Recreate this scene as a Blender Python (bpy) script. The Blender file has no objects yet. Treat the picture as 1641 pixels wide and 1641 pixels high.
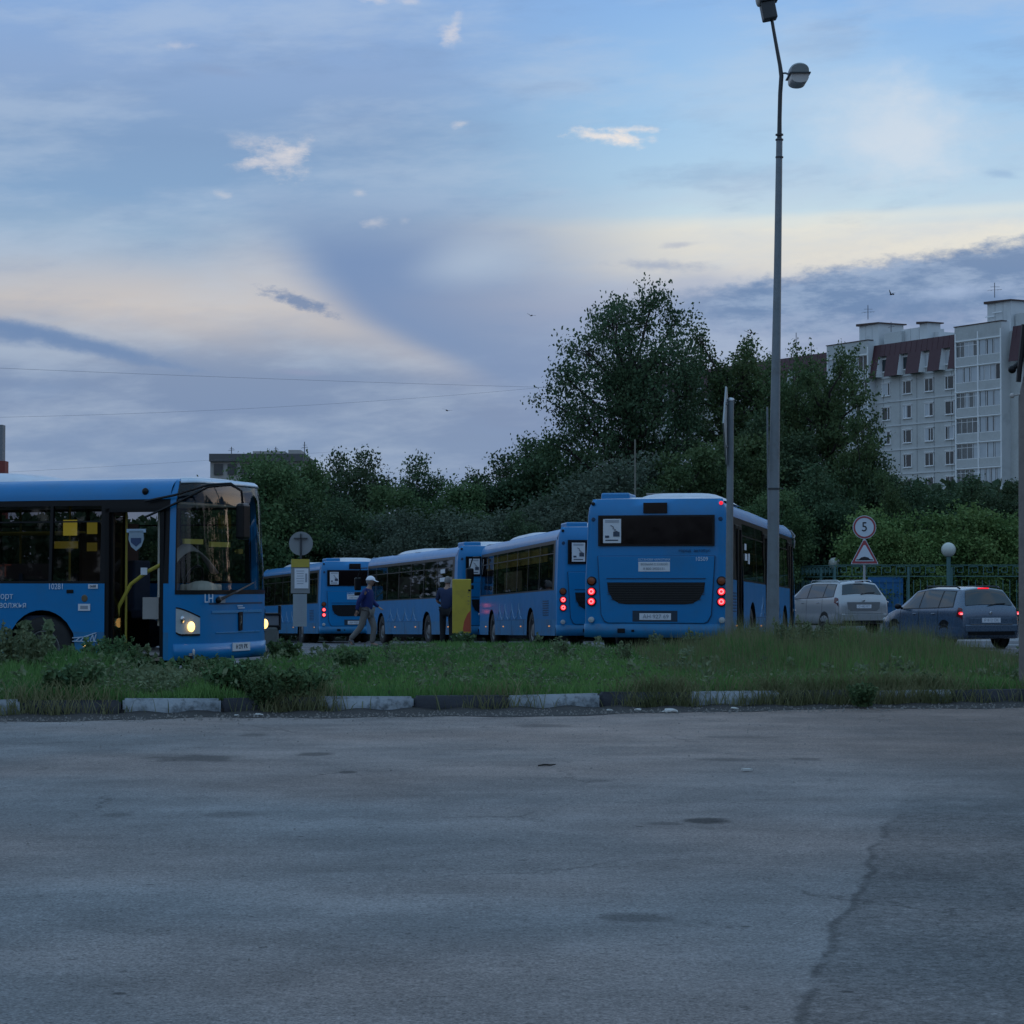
import bpy, bmesh, math, random
import numpy as np
from mathutils import Vector, Matrix, Euler

# ------------------------------------------------------------------ camera, world, sun, exposure
sc = bpy.context.scene
C = sc.collection
R = math.radians
PITCH = math.atan(110 / 3700)
CAMH = 1.43
cam = bpy.data.cameras.new('camera')
cam.sensor_width = 36; cam.lens = 36 * 3700 / 1641
cam.clip_start = 0.1; cam.clip_end = 6000
co = bpy.data.objects.new('camera', cam); C.objects.link(co)
co.location = (0, 0, CAMH); co.rotation_euler = (math.pi / 2 + PITCH, 0, 0)
sc.camera = co
sc.view_settings.view_transform = 'Standard'; sc.view_settings.look = 'None'
sc.view_settings.gamma = 1; sc.view_settings.exposure = 0.12
sc.view_settings.use_curve_mapping = False
sc.cycles.max_bounces = 8; sc.cycles.transparent_max_bounces = 16

def lin(r, g, b):
    f = lambda c: (c / 255 / 12.92) if c / 255 <= .04045 else ((c / 255 + .055) / 1.055) ** 2.4
    return (f(r), f(g), f(b), 1)

SUN_EL, SUN_AZ = R(4), R(58)          # low sun to the right of the view, behind cloud
world = bpy.data.worlds.new('World'); sc.world = world; world.use_nodes = True
NT = world.node_tree; NT.nodes.clear()

class G:
    """tiny node-graph helper"""
    def __init__(s, nt): s.nt = nt
    def new(s, t, **k):
        n = s.nt.nodes.new(t)
        for a, b in k.items(): setattr(n, a, b)
        return n
    def put(s, sock, v):
        if isinstance(v, (int, float)): sock.default_value = v
        elif isinstance(v, tuple): sock.default_value = v
        else: s.nt.links.new(v, sock)
    def m(s, op, a, b=0.0, c=None, clamp=False):
        n = s.new('ShaderNodeMath', operation=op, use_clamp=clamp)
        s.put(n.inputs[0], a); s.put(n.inputs[1], b)
        if c is not None: s.put(n.inputs[2], c)
        return n.outputs[0]
    def add(s, a, b): return s.m('ADD', a, b)
    def sub(s, a, b): return s.m('SUBTRACT', a, b)
    def mul(s, a, b): return s.m('MULTIPLY', a, b)
    def ss(s, x, lo, hi):
        n = s.new('ShaderNodeMapRange', interpolation_type='SMOOTHSTEP')
        s.put(n.inputs['Value'], x)
        if lo <= hi: n.inputs['From Min'].default_value = lo; n.inputs['From Max'].default_value = hi; n.inputs['To Min'].default_value = 0; n.inputs['To Max'].default_value = 1
        else: n.inputs['From Min'].default_value = hi; n.inputs['From Max'].default_value = lo; n.inputs['To Min'].default_value = 1; n.inputs['To Max'].default_value = 0
        return n.outputs[0]
    def mix(s, f, a, b, blend='MIX'):
        n = s.new('ShaderNodeMix', data_type='RGBA', blend_type=blend)
        s.put(n.inputs[0], f); s.put(n.inputs[6], a); s.put(n.inputs[7], b)
        return n.outputs[2]
    def ramp(s, x, pts, interp='LINEAR'):
        n = s.new('ShaderNodeValToRGB'); n.color_ramp.interpolation = interp
        e = n.color_ramp.elements
        while len(e) < len(pts): e.new(0.5)
        for i, (p, c) in enumerate(pts): e[i].position = p; e[i].color = c if len(c) == 4 else (*c, 1)
        s.put(n.inputs[0], x)
        return n.outputs[0]
    def noise(s, vec, scale, detail=3, rough=.5, dist=0.0, col=False):
        n = s.new('ShaderNodeTexNoise')
        if vec is not None: s.put(n.inputs['Vector'], vec)
        n.inputs['Scale'].default_value = scale; n.inputs['Detail'].default_value = detail
        n.inputs['Roughness'].default_value = rough; n.inputs['Distortion'].default_value = dist
        return n.outputs[1 if col else 0]
    def comb(s, x, y, z=0.0):
        n = s.new('ShaderNodeCombineXYZ'); s.put(n.inputs[0], x); s.put(n.inputs[1], y); s.put(n.inputs[2], z)
        return n.outputs[0]

def build_world():
    g = G(NT)
    tc = g.new('ShaderNodeTexCoord').outputs['Generated']
    sp = g.new('ShaderNodeSeparateXYZ'); NT.links.new(tc, sp.inputs[0])
    x, y, z = sp.outputs
    az = g.m('ARCTAN2', x, y); el = g.m('ARCSINE', z)
    P0 = g.add(g.mul(az, 3700.0), 820.0)                 # azimuth and elevation as pan / tilt units
    Y0 = g.sub(930.0, g.mul(el, 3700.0))
    nv = g.comb(g.mul(P0, 1 / 520.), g.mul(Y0, 1 / 170.), 0.0)
    n1 = g.sub(g.noise(nv, 1.3, 4, .55), .5)
    nw = g.comb(g.mul(P0, 1 / 95.), g.mul(Y0, 1 / 60.), 3.0)
    n2 = g.sub(g.noise(nw, 1.5, 5, .6), .5)
    nf = g.comb(g.mul(P0, 1 / 40.), g.mul(Y0, 1 / 20.), 7.0)
    n3 = g.sub(g.noise(nf, 1.0, 5, .62), .5)
    n4 = g.sub(g.noise(g.comb(g.mul(P0, 1 / 26.), g.mul(Y0, 1 / 13.), 17.0), 1.0, 6, .68), .5)
    Y = g.add(Y0, g.mul(n1, 60.0)); P = g.add(P0, g.mul(n1, 60.0))
    T = lambda py: (930 - py) / 930
    t = g.mul(g.sub(930.0, Y), 1 / 930.)
    L = [(745, (112, 140, 180)), (665, (106, 131, 172)), (605, (112, 134, 172)), (550, (136, 149, 176)), (490, (182, 179, 184)),
         (440, (166, 176, 194)), (380, (138, 165, 196)), (320, (122, 155, 194)), (230, (118, 149, 190)), (130, (130, 158, 200)), (20, (128, 162, 210))]
    Rr = [(740, (104, 128, 170)), (650, (116, 134, 172)), (560, (128, 146, 184)), (500, (138, 154, 190)), (450, (172, 178, 196)), (420, (212, 208, 202)),
          (370, (218, 217, 210)), (345, (186, 208, 222)), (290, (166, 198, 224)), (200, (150, 190, 226)), (110, (136, 180, 226)), (10, (128, 172, 224))]
    cl = g.ramp(t, [(T(a), lin(*b)) for a, b in L]); cr = g.ramp(t, [(T(a), lin(*b)) for a, b in Rr])
    col = g.mix(g.ss(P, 560, 1150), cl, cr)
    def over(col, mask, rgb, k=1.0):
        return g.mix(g.mul(mask, k) if k != 1.0 else mask, col, lin(*rgb))
    def blob(cx, cy, rx, ry, deg=0, soft=.8, na=0.0, noise=None, PX=P0, YY=Y0):
        a = R(deg); dx = g.sub(PX, float(cx)); dy = g.sub(YY, float(cy))
        u = g.mul(g.add(g.mul(dx, math.cos(a)), g.mul(dy, math.sin(a))), 1 / rx)
        v = g.mul(g.sub(g.mul(dy, math.cos(a)), g.mul(dx, math.sin(a))), 1 / ry)
        d = g.m('SQRT', g.add(g.mul(u, u), g.mul(v, v)))
        if na: d = g.add(d, g.mul(noise, na))
        return g.ss(d, 1.0, 1.0 - soft)
    # broad pale veils
    vl = g.noise(g.comb(g.add(g.mul(P0, 1 / 420.), g.mul(Y0, 1 / 500.)), g.mul(Y0, 1 / 110.), 31.0), 1.2, 6, .6)
    col = g.mix(g.mul(g.ss(vl, .42, .70), .42), col, lin(176, 192, 214))
    vd = g.noise(g.comb(g.add(g.mul(P0, 1 / 300.), g.mul(Y0, 1 / 400.)), g.mul(Y0, 1 / 80.), 41.0), 1.2, 6, .6)
    col = g.mix(g.mul(g.ss(vd, .50, .75), .35), col, lin(112, 140, 182))
    col = over(col, blob(1430, 225, 170, 125, 20, 1, .9, n2), (212, 216, 224), .85)
    col = over(col, blob(1330, 190, 420, 190, 15, 1, .5, n1), (176, 200, 224), .5)
    col = over(col, blob(950, 390, 620, 60, 2, 1, .5, n1), (212, 207, 200), .3)
    col = over(col, blob(1500, 352, 700, 14, -1.5, 1, .9, n1), (224, 222, 212), .4)
    col = over(col, blob(260, 500, 420, 90, 6, 1, .4, n1), (200, 190, 186), .45)
    # slate wedge with a crisp curved left edge
    fc = g.new('ShaderNodeFloatCurve')
    cv = fc.mapping.curves[0]; pts = [(0, .30), (.16, .36), (.36, .435), (.5, .475), (.62, .53), (.72, .62), (.82, .72), (1, .83)]
    cv.points[0].location = pts[0]; cv.points[1].location = pts[-1]
    for p in pts[1:-1]: cv.points.new(*p)
    fc.mapping.update()
    g.put(fc.inputs['Value'], g.m('MULTIPLY_ADD', Y0, 1 / 420., -240 / 420., clamp=True))
    xe = g.mul(fc.outputs[0], 1000.0)
    dxe = g.sub(P0, g.add(xe, g.mul(n1, 25.0)))
    wedge = g.mul(g.mul(g.ss(dxe, -60, 95), g.ss(P0, 1180, 560)), g.mul(g.ss(Y0, 270, 430), g.ss(Y0, 860, 700)))
    col = over(col, wedge, (102, 130, 176), .95)
    col = over(col, blob(760, 420, 150, 60, -8, 1, .5, n1), (168, 184, 206), .6)
    edge = g.mul(g.mul(g.ss(dxe, -190, -15), g.ss(dxe, 60, -30)), g.mul(g.ss(Y0, 330, 450), g.ss(Y0, 640, 560)))
    col = over(col, edge, (196, 188, 188), .32)
    # lower right bank of dark cloud with a lit rim
    topy = g.add(g.sub(475.0, g.mul(g.sub(P0, 1000.0), .135)), g.add(g.mul(n3, 50.0), g.mul(n4, 26.0)))
    low = g.add(g.add(topy, 50.0), g.mul(g.sub(P0, 1000.0), .13))
    bank = g.mul(g.mul(g.ss(g.sub(Y0, topy), -6, 26), g.ss(g.sub(Y0, g.add(low, g.mul(n2, 60.0))), 40, -30)), g.ss(P0, 930, 1230))
    rim = g.mul(g.mul(g.ss(g.sub(Y0, topy), -30, -4), g.ss(g.sub(Y0, topy), 14, 0)), g.ss(P0, 1080, 1400))
    col = over(col, rim, (226, 220, 208), .45)
    brk = g.ss(g.noise(g.comb(g.mul(P0, 1 / 120.), g.mul(Y0, 1 / 34.), 23.0), 1.2, 6, .66), .40, .66)
    col = g.mix(g.mul(bank, .93), col, g.mix(g.mul(brk, .75), lin(82, 116, 164), lin(138, 160, 194)))
    col = over(col, g.mul(blob(1530, 475, 130, 18, -4, 1, 1.6, n2), bank), (150, 170, 205), .7)
    col = over(col, blob(1060, 428, 110, 13, 2, 1, 1.8, n3), (140, 154, 184), .7)
    col = over(col, blob(1085, 396, 40, 7, -6, 1, 1.8, n3), (160, 168, 190), .6)
    col = over(col, blob(1600, 297, 36, 10, 8, 1, 1.6, n3), (140, 172, 208), .6)
    # dark lens clouds, left
    col = over(col, blob(130, 556, 220, 21, 12, .8, .8, n3), (94, 124, 170), .95)
    col = over(col, blob(20, 540, 130, 28, 7, .75, .6, n3), (94, 124, 170), .9)
    col = over(col, blob(240, 584, 120, 9, 9, .9, .9, n3), (100, 128, 172), .6)
    col = over(col, blob(478, 486, 82, 15, 17, .8, 2.0, n4), (108, 128, 166), .95)
    col = over(col, blob(480, 598, 60, 8, 3, 1, .8, n3), (130, 142, 178), .6)
    # small lit puffs
    for (cx, cy, rx, ry, dg, k) in [(447, 262, 48, 26, 10, .95), (405, 270, 34, 9, -8, .8), (480, 246, 26, 12, -38, .75), (415, 240, 50, 14, 8, .4),
                                    (975, 224, 66, 9, 5, 1), (1010, 214, 52, 5, 0, .9), (1003, 231, 32, 9, 18, 1),
                                    (718, 66, 19, 17, -20, .95), (728, 52, 9, 22, 15, .6), (560, 3, 54, 8, 6, .85), (605, 12, 16, 8, 20, .7), (656, 15, 20, 5, 0, .6),
                                    (736, 205, 13, 6, -8, .7), (357, 320, 16, 6, 8, .55), (575, 313, 13, 6, 8, .5), (598, 360, 22, 7, 0, .55), (646, 356, 11, 5, 0, .35),
                                    (283, 92, 30, 6, 0, .45), (1600, 2, 48, 7, 6, .95), (1640, 12, 26, 8, 0, .6), (1512, 17, 16, 6, 5, .5)]:
        col = over(col, blob(cx, cy, rx * 1.3, ry * 1.5, dg, 1.15, 2.4, g.add(g.mul(n4, .6), g.mul(n3, .6))), (232, 222, 216) if cx > 900 else (216, 210, 212), k * (.85 if cx > 900 else .66))
    col = over(col, blob(355, 128, 80, 12, 8, 1, .8, n3), (128, 148, 186), .4)
    # the rest of the dome: broken cloud going on in every direction, warm low glow where the sun went down
    fr = g.noise(g.comb(g.mul(P0, 1 / 900.), g.mul(Y0, 1 / 330.), 11.0), 1.4, 5, .55)
    out = g.ss(g.m('ABSOLUTE', g.sub(P0, 820.0)), 900, 1900)
    col = g.mix(g.mul(out, g.ss(fr, .42, .68)), col, lin(176, 184, 200))
    glow = g.mul(blob(820 + 3700 * .90, 330, 800, 300, 0, 1, .3, n1), out)
    col = g.mix(glow, col, (.80, .60, .42, 1))
    up = g.ss(Y0, -40, -1100)
    zen = g.mix(g.ss(fr, .4, .7), lin(134, 180, 224), lin(184, 202, 220))
    col = g.mix(up, col, zen)
    col = g.mix(g.ss(Y0, 930, 1100), col, (.05, .06, .075, 1))
    hs = g.new('ShaderNodeHueSaturation'); hs.inputs['Saturation'].default_value = 1.0
    b1 = g.new('ShaderNodeBackground'); NT.links.new(col, b1.inputs[0]); b1.inputs[1].default_value = 0.94
    sky = g.new('ShaderNodeTexSky', sky_type='NISHITA', sun_disc=False)
    sky.sun_elevation = SUN_EL; sky.sun_rotation = SUN_AZ
    b2 = g.new('ShaderNodeBackground'); NT.links.new(sky.outputs[0], b2.inputs[0]); b2.inputs[1].default_value = 0.02
    ad = g.new('ShaderNodeAddShader'); NT.links.new(b1.outputs[0], ad.inputs[0]); NT.links.new(b2.outputs[0], ad.inputs[1])
    wo = g.new('ShaderNodeOutputWorld'); NT.links.new(ad.outputs[0], wo.inputs[0])
build_world()
world.cycles.sampling_method = 'MANUAL'; world.cycles.sample_map_resolution = 512

sun = bpy.data.lights.new('sun', 'SUN'); sun.energy = 0.15; sun.angle = R(30); sun.color = (1, .90, .80)
so = bpy.data.objects.new('sun', sun); C.objects.link(so)
sd = Vector((math.sin(SUN_AZ) * math.cos(R(12)), math.cos(SUN_AZ) * math.cos(R(12)), math.sin(R(12))))
so.rotation_euler = sd.to_track_quat('Z', 'Y').to_euler()

# ------------------------------------------------------------------ helpers
def at(px, py, d):
    """world point seen at a photo position, at distance d along the ground axis"""
    u = (px - 820.5) / 3700; v = (820.5 - py) / 3700
    yy = math.cos(PITCH) - v * math.sin(PITCH); zz = math.sin(PITCH) + v * math.cos(PITCH)
    return Vector((u / yy * d, d, CAMH + zz / yy * d))

def sst(x, a, b):
    t = min(1, max(0, (x - a) / (b - a))); return t * t * (3 - 2 * t)
def ground(x, y):
    """height of the terrain: level street, the yard falls away to the left rear"""
    left = -.021 * max(0, y - 45) if y < 97 else -1.092
    right = -.2 * sst(y, 42, 52) - .002 * max(0, min(y, 97) - 52)
    k = sst(x, 5.5, 9.5)
    return left * (1 - k) + right * k

def tag(o, label=None, cat=None, group=None, kind=None):
    if label: o['label'] = label
    if cat: o['category'] = cat
    if group: o['group'] = group
    if kind: o['kind'] = kind
    return o
def empty(name, loc=(0, 0, 0), rz=0, rx=0, ry=0):
    o = bpy.data.objects.new(name, None); C.objects.link(o); o.location = loc; o.rotation_euler = (rx, ry, rz)
    o.empty_display_size = .2
    return o

class MB:
    def __init__(s): s.v = []; s.f = []; s.mi = []; s.cur = 0
    def face(s, pts, mi=None):
        b = len(s.v); s.v += [tuple(p) for p in pts]; s.f.append(tuple(range(b, b + len(pts)))); s.mi.append(s.cur if mi is None else mi)
    def box(s, c, d, rz=0.0, M=None):
        x, y, z = d[0] / 2, d[1] / 2, d[2] / 2
        P = [Vector((a * x, b * y, e * z)) for a in (-1, 1) for b in (-1, 1) for e in (-1, 1)]
        if rz: P = [Matrix.Rotation(rz, 3, 'Z') @ p for p in P]
        if M is not None: P = [M @ p for p in P]
        b0 = len(s.v); s.v += [tuple(p + Vector(c)) for p in P]
        for q in ((0, 1, 3, 2), (4, 6, 7, 5), (0, 4, 5, 1), (2, 3, 7, 6), (0, 2, 6, 4), (1, 5, 7, 3)):
            s.f.append(tuple(b0 + i for i in q)); s.mi.append(s.cur)
        return s
    def tube(s, pts, r, n=8, cap=True):
        pts = [Vector(p) for p in pts]; rs = r if isinstance(r, (list, tuple)) else [r] * len(pts)
        b0 = len(s.v); pa = None
        for i, p in enumerate(pts):
            t = (pts[min(i + 1, len(pts) - 1)] - pts[max(i - 1, 0)]).normalized()
            if pa is None: pa = t.orthogonal().normalized()
            a = (pa - t * pa.dot(t)).normalized(); pa = a; b = t.cross(a)
            for k in range(n):
                w = 2 * math.pi * k / n
                s.v.append(tuple(p + (a * math.cos(w) + b * math.sin(w)) * rs[i]))
        for i in range(len(pts) - 1):
            for k in range(n):
                k2 = (k + 1) % n
                s.f.append((b0 + i * n + k, b0 + i * n + k2, b0 + (i + 1) * n + k2, b0 + (i + 1) * n + k)); s.mi.append(s.cur)
        if cap:
            s.f.append(tuple(b0 + k for k in range(n))[::-1]); s.mi.append(s.cur)
            e = b0 + (len(pts) - 1) * n; s.f.append(tuple(e + k for k in range(n))); s.mi.append(s.cur)
        return s
    def lathe(s, prof, n=24, axis='Z', c=(0, 0, 0), closed=False):
        """prof: list of (r, h) turned about an axis"""
        b0 = len(s.v); c = Vector(c)
        for (r, h) in prof:
            for k in range(n):
                w = 2 * math.pi * k / n; a, b = r * math.cos(w), r * math.sin(w)
                p = Vector((a, b, h)) if axis == 'Z' else (Vector((h, a, b)) if axis == 'X' else Vector((a, h, b)))
                s.v.append(tuple(p + c))
        m = len(prof)
        for i in range(m - 1 + (1 if closed else 0)):
            for k in range(n):
                k2 = (k + 1) % n; i2 = (i + 1) % m
                s.f.append((b0 + i * n + k, b0 + i * n + k2, b0 + i2 * n + k2, b0 + i2 * n + k)); s.mi.append(s.cur)
        if not closed:
            for i in (0, m - 1):
                if prof[i][0] > 1e-6: s.f.append(tuple(b0 + i * n + k for k in range(n))); s.mi.append(s.cur)
        return s
    def sphere(s, c, r, n=16, m=10, sc_=(1, 1, 1)):
        c = Vector(c); b0 = len(s.v)
        for i in range(m + 1):
            th = math.pi * i / m
            for k in range(n):
                w = 2 * math.pi * k / n
                s.v.append((c.x + r * sc_[0] * math.sin(th) * math.cos(w), c.y + r * sc_[1] * math.sin(th) * math.sin(w), c.z + r * sc_[2] * math.cos(th)))
        for i in range(m):
            for k in range(n):
                k2 = (k + 1) % n
                s.f.append((b0 + i * n + k, b0 + (i + 1) * n + k, b0 + (i + 1) * n + k2, b0 + i * n + k2)); s.mi.append(s.cur)
        return s
    def prism(s, poly, a, b, axis='Y'):
        """2D polygon pulled from a to b along an axis"""
        def P(u, v, w): return {'Y': (u, w, v), 'X': (w, u, v), 'Z': (u, v, w)}[axis]
        n = len(poly); b0 = len(s.v)
        s.v += [P(u, v, a) for u, v in poly] + [P(u, v, b) for u, v in poly]
        s.f.append(tuple(range(b0, b0 + n))); s.f.append(tuple(range(b0 + n, b0 + 2 * n))[::-1]); s.mi += [s.cur] * 2
        for i in range(n):
            j = (i + 1) % n; s.f.append((b0 + i, b0 + n + i, b0 + n + j, b0 + j)); s.mi.append(s.cur)
        return s
    def grid(s, fn, nu, nv, uv=None):
        b0 = len(s.v)
        for i in range(nu + 1):
            for j in range(nv + 1): s.v.append(tuple(fn(i / nu, j / nv)))
        for i in range(nu):
            for j in range(nv):
                a = b0 + i * (nv + 1) + j; s.f.append((a, a + nv + 1, a + nv + 2, a + 1)); s.mi.append(s.cur)
        return s
    def mesh(s, name, mats, smooth=None, recalc=True):
        me = bpy.data.meshes.new(name)
        me.from_pydata(s.v, [], s.f)
        for m in (mats if isinstance(mats, (list, tuple)) else [mats]): me.materials.append(m)
        if any(s.mi): me.polygons.foreach_set('material_index', s.mi)
        if recalc or smooth:
            bm = bmesh.new(); bm.from_mesh(me)
            if smooth: bmesh.ops.remove_doubles(bm, verts=bm.verts, dist=1e-5)
            if recalc: bmesh.ops.recalc_face_normals(bm, faces=bm.faces)
            bm.to_mesh(me); bm.free()
        if smooth:
            me.polygons.foreach_set('use_smooth', [True] * len(me.polygons))
            me.set_sharp_from_angle(angle=R(smooth))
        me.update()
        return me
    def build(s, name, mats, parent=None, smooth=None, bevel=None, solid=None, recalc=True):
        o = bpy.data.objects.new(name, s.mesh(name, mats, smooth, recalc)); C.objects.link(o)
        if parent: o.parent = parent
        if solid:
            md = o.modifiers.new('solid', 'SOLIDIFY'); md.thickness = solid; md.offset = -1
        if bevel:
            md = o.modifiers.new('bevel', 'BEVEL'); md.width = bevel; md.segments = 2; md.limit_method = 'ANGLE'
        return o
def obj(name, me, parent=None, loc=None, rot=None, scale=None):
    o = bpy.data.objects.new(name, me); C.objects.link(o)
    if parent: o.parent = parent
    if loc: o.location = loc
    if rot: o.rotation_euler = rot
    if scale: o.scale = scale
    return o
def kids(o): return [c for c in bpy.data.objects if c.parent == o]
def copy_tree(o, parent=None, tree=None):
    if tree is None:
        tree = {}
        for c in bpy.data.objects:
            if c.parent: tree.setdefault(c.parent.name, []).append(c)
    c = o.copy(); C.objects.link(c)
    if parent: c.parent = parent
    for ch in tree.get(o.name, []): copy_tree(ch, c, tree)
    return c

# ------------------------------------------------------------------ materials
MATS = {}
def mat(name, col, rough=.6, metal=0.0, spec=.5, var=.12, scale=6.0, bump=0.0, bscale=40.0, coat=0.0, emit=None, estr=0.0, dirt=None):
    if name in MATS: return MATS[name]
    m = bpy.data.materials.new(name); m.use_nodes = True; nt = m.node_tree; g = G(nt)
    b = nt.nodes['Principled BSDF']
    tc = g.new('ShaderNodeTexCoord').outputs['Object']
    n = g.noise(tc, scale, 4, .6)
    dark = tuple(c * (1 - var) for c in col[:3]) + (1,); lite = tuple(min(1, c * (1 + var)) for c in col[:3]) + (1,)
    c = g.mix(n, dark, lite)
    if dirt:
        dn = g.ss(g.noise(tc, dirt[1], 5, .65), .45, .75)
        c = g.mix(g.mul(dn, dirt[2]), c, (*dirt[0], 1))
    nt.links.new(c, b.inputs['Base Color'])
    b.inputs['Metallic'].default_value = metal; b.inputs['Specular IOR Level'].default_value = spec
    nt.links.new(g.m('MULTIPLY_ADD', g.noise(tc, scale * 2.3, 3, .6), .16, rough - .08, clamp=True), b.inputs['Roughness'])
    if coat: b.inputs['Coat Weight'].default_value = coat; b.inputs['Coat Roughness'].default_value = .14
    if bump:
        bn = g.new('ShaderNodeBump'); bn.inputs['Strength'].default_value = bump; bn.inputs['Distance'].default_value = .02
        nt.links.new(g.noise(tc, bscale, 4, .6), bn.inputs['Height']); nt.links.new(bn.outputs[0], b.inputs['Normal'])
    if emit: b.inputs['Emission Color'].default_value = (*emit, 1); b.inputs['Emission Strength'].default_value = estr
    MATS[name] = m; return m
def glass(name, tint, refl=.9, rough=.02, fac=None):
    m = bpy.data.materials.new(name); m.use_nodes = True; nt = m.node_tree; nt.nodes.clear(); g = G(nt)
    tr = g.new('ShaderNodeBsdfTransparent'); tr.inputs[0].default_value = (*tint, 1)
    gl = g.new('ShaderNodeBsdfGlossy'); gl.inputs['Color'].default_value = (refl,) * 3 + (1,); gl.inputs['Roughness'].default_value = rough
    fr = g.new('ShaderNodeFresnel'); nt.links.new(g.m('MULTIPLY_ADD', g.new('ShaderNodeNewGeometry').outputs['Backfacing'], 1 / 1.5 - 1.5, 1.5), fr.inputs[0])
    mx = g.new('ShaderNodeMixShader'); nt.links.new(fr.outputs[0], mx.inputs[0]); nt.links.new(tr.outputs[0], mx.inputs[1]); nt.links.new(gl.outputs[0], mx.inputs[2])
    o = g.new('ShaderNodeOutputMaterial'); nt.links.new(mx.outputs[0], o.inputs[0])
    return m
BLUE = mat('bus_blue_paint', (.001, .185, .46), .42, spec=.28, var=.08, scale=1.2, coat=.40, dirt=((.03, .14, .26), 1.6, .35))
BLUE2 = mat('bus_blue_lower', (.010, .17, .37), .45, spec=.35, var=.08, scale=1.5, coat=.15, dirt=((.07, .095, .13), 2.2, .55))
BLACK = mat('black_trim', (.007, .008, .010), .35, spec=.25, var=.2)
RUB = mat('rubber', (.018, .018, .019), .8, var=.3, bump=.3)
RIM = mat('wheel_rim_grey', (.16, .165, .17), .5, metal=.3, var=.25, dirt=((.05, .045, .04), 6, .7))
WHITE = mat('white_paint', (.62, .65, .68), .5, var=.06, dirt=((.35, .36, .36), 3, .5))
ROOFW = mat('roof_white', (.55, .60, .68), .45, var=.08, coat=.3, dirt=((.3, .33, .36), 3, .6))
PAPER = mat('paper_white', (.62, .66, .72), .7, var=.05)
PRINT = mat('print_dark', (.05, .07, .11), .7, var=.1)
PRINTG = mat('print_grey', (.26, .30, .36), .7, var=.1)
TXT = mat('text_white', (.55, .66, .78), .6, var=.05)
SEAT = mat('seat_cloth', (.03, .045, .08), .9, var=.25, bump=.2)
INTER = mat('interior_grey', (.30, .29, .28), .8, var=.15)
CREAM = mat('interior_cream', (.50, .48, .42), .7, var=.1)
YEL = mat('handrail_yellow', (.48, .40, .06), .45, var=.08)
BROWNI = mat('interior_brown', (.07, .04, .032), .8, var=.3, scale=2)
GLS = glass('bus_window_glass', (.44, .42, .42), .8)
GLW = glass('windscreen_glass', (.78, .81, .80), .8)
GLD = mat('rear_window_glass', (.008, .005, .006), .12, spec=.3, var=.3, scale=2)
REDON = mat('tail_lamp_lit', (.5, .01, .02), .3, emit=(1, .02, .04), estr=1.0)
REDHOT = mat('tail_lamp_core', (.9, .2, .2), .3, emit=(1, .20, .22), estr=1.7)
REDOFF = mat('tail_lamp_off', (.10, .008, .01), .2)
AMB = mat('indicator_amber', (.22, .055, .02), .25, var=.2)
LENS = mat('clear_lens', (.42, .46, .48), .15, var=.2, scale=20)
HEADHOT = mat('headlight_bulb', (.9, .7, .4), .3, emit=(1, .58, .18), estr=2.6)
CHROME = mat('chrome', (.5, .52, .55), .2, metal=.9)
# ------------------------------------------------------------------ lettering
def text_mesh(body, size, name, align='CENTER', thick=.002, m=None, font_scale_x=1.0):
    cu = bpy.data.curves.new(name, 'FONT'); cu.body = body; cu.size = size; cu.align_x = align; cu.align_y = 'CENTER'; cu.extrude = thick
    cu.resolution_u = 3
    o = bpy.data.objects.new(name, cu); C.objects.link(o)
    dg = bpy.context.evaluated_depsgraph_get(); me = bpy.data.meshes.new_from_object(o.evaluated_get(dg))
    bpy.data.objects.remove(o); me.materials.clear(); me.materials.append(m or TXT); me.name = name
    return me
def place_text(name, body, size, parent, loc, rot, m=None, align='CENTER', sx=1.0):
    return obj(name, text_mesh(body, size, name, align, m=m), parent, loc, rot, (sx, 1, 1))
SIDE_R = (R(90), 0, R(90)); SIDE_L = (R(90), 0, R(-90)); REAR = (R(90), 0, 0); FRONT = (R(90), 0, R(180))

# ------------------------------------------------------------------ bus: shell patches along a plan outline
HW = 1.25; YF0 = 5.30; YF = .45; YR0 = -5.75; YR = .25
def sgn(a): return 1 if a >= 0 else -1
def c_front(u):           # u 0 at the right side, 1 at the left
    a = math.pi * u; n = 2.7
    x = HW * sgn(math.cos(a)) * abs(math.cos(a)) ** (2 / n); y = YF0 + YF * abs(math.sin(a)) ** (2 / n)
    gx = sgn(x) * abs(x / HW) ** (n - 1) / HW; gy = ((y - YF0) / YF) ** (n - 1) / YF
    l = math.hypot(gx, gy); return x, y, gx / l, gy / l
def c_rear(u):            # u 0 at the left side, 1 at the right
    a = math.pi * u; n = 5
    x = -HW * sgn(math.cos(a)) * abs(math.cos(a)) ** (2 / n); y = YR0 - YR * abs(math.sin(a)) ** (2 / n)
    gx = sgn(x) * abs(x / HW) ** (n - 1) / HW; gy = -(((YR0 - y) / YR) ** (n - 1)) / YR
    l = math.hypot(gx, gy); return x, y, gx / l, gy / l
def c_right(y): return HW, y, 1, 0
def c_left(y): return -HW, y, -1, 0
def prof(z, nx, ny):
    if z <= 1.35: b = 0
    elif z <= 2.55: b = .05 * (z - 1.35) / 1.2
    else:
        t = min(1, (z - 2.55) / .29); b = .05 + .29 * (1 - math.sqrt(max(0, 1 - t * t)))
    k = abs(nx) if ny > 0 else max(abs(nx), .3)
    if ny > 0: k = max(k, .35)
    return b * k + (max(0, z - 1.3) * .035 * ny if ny > 0 else 0)
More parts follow.
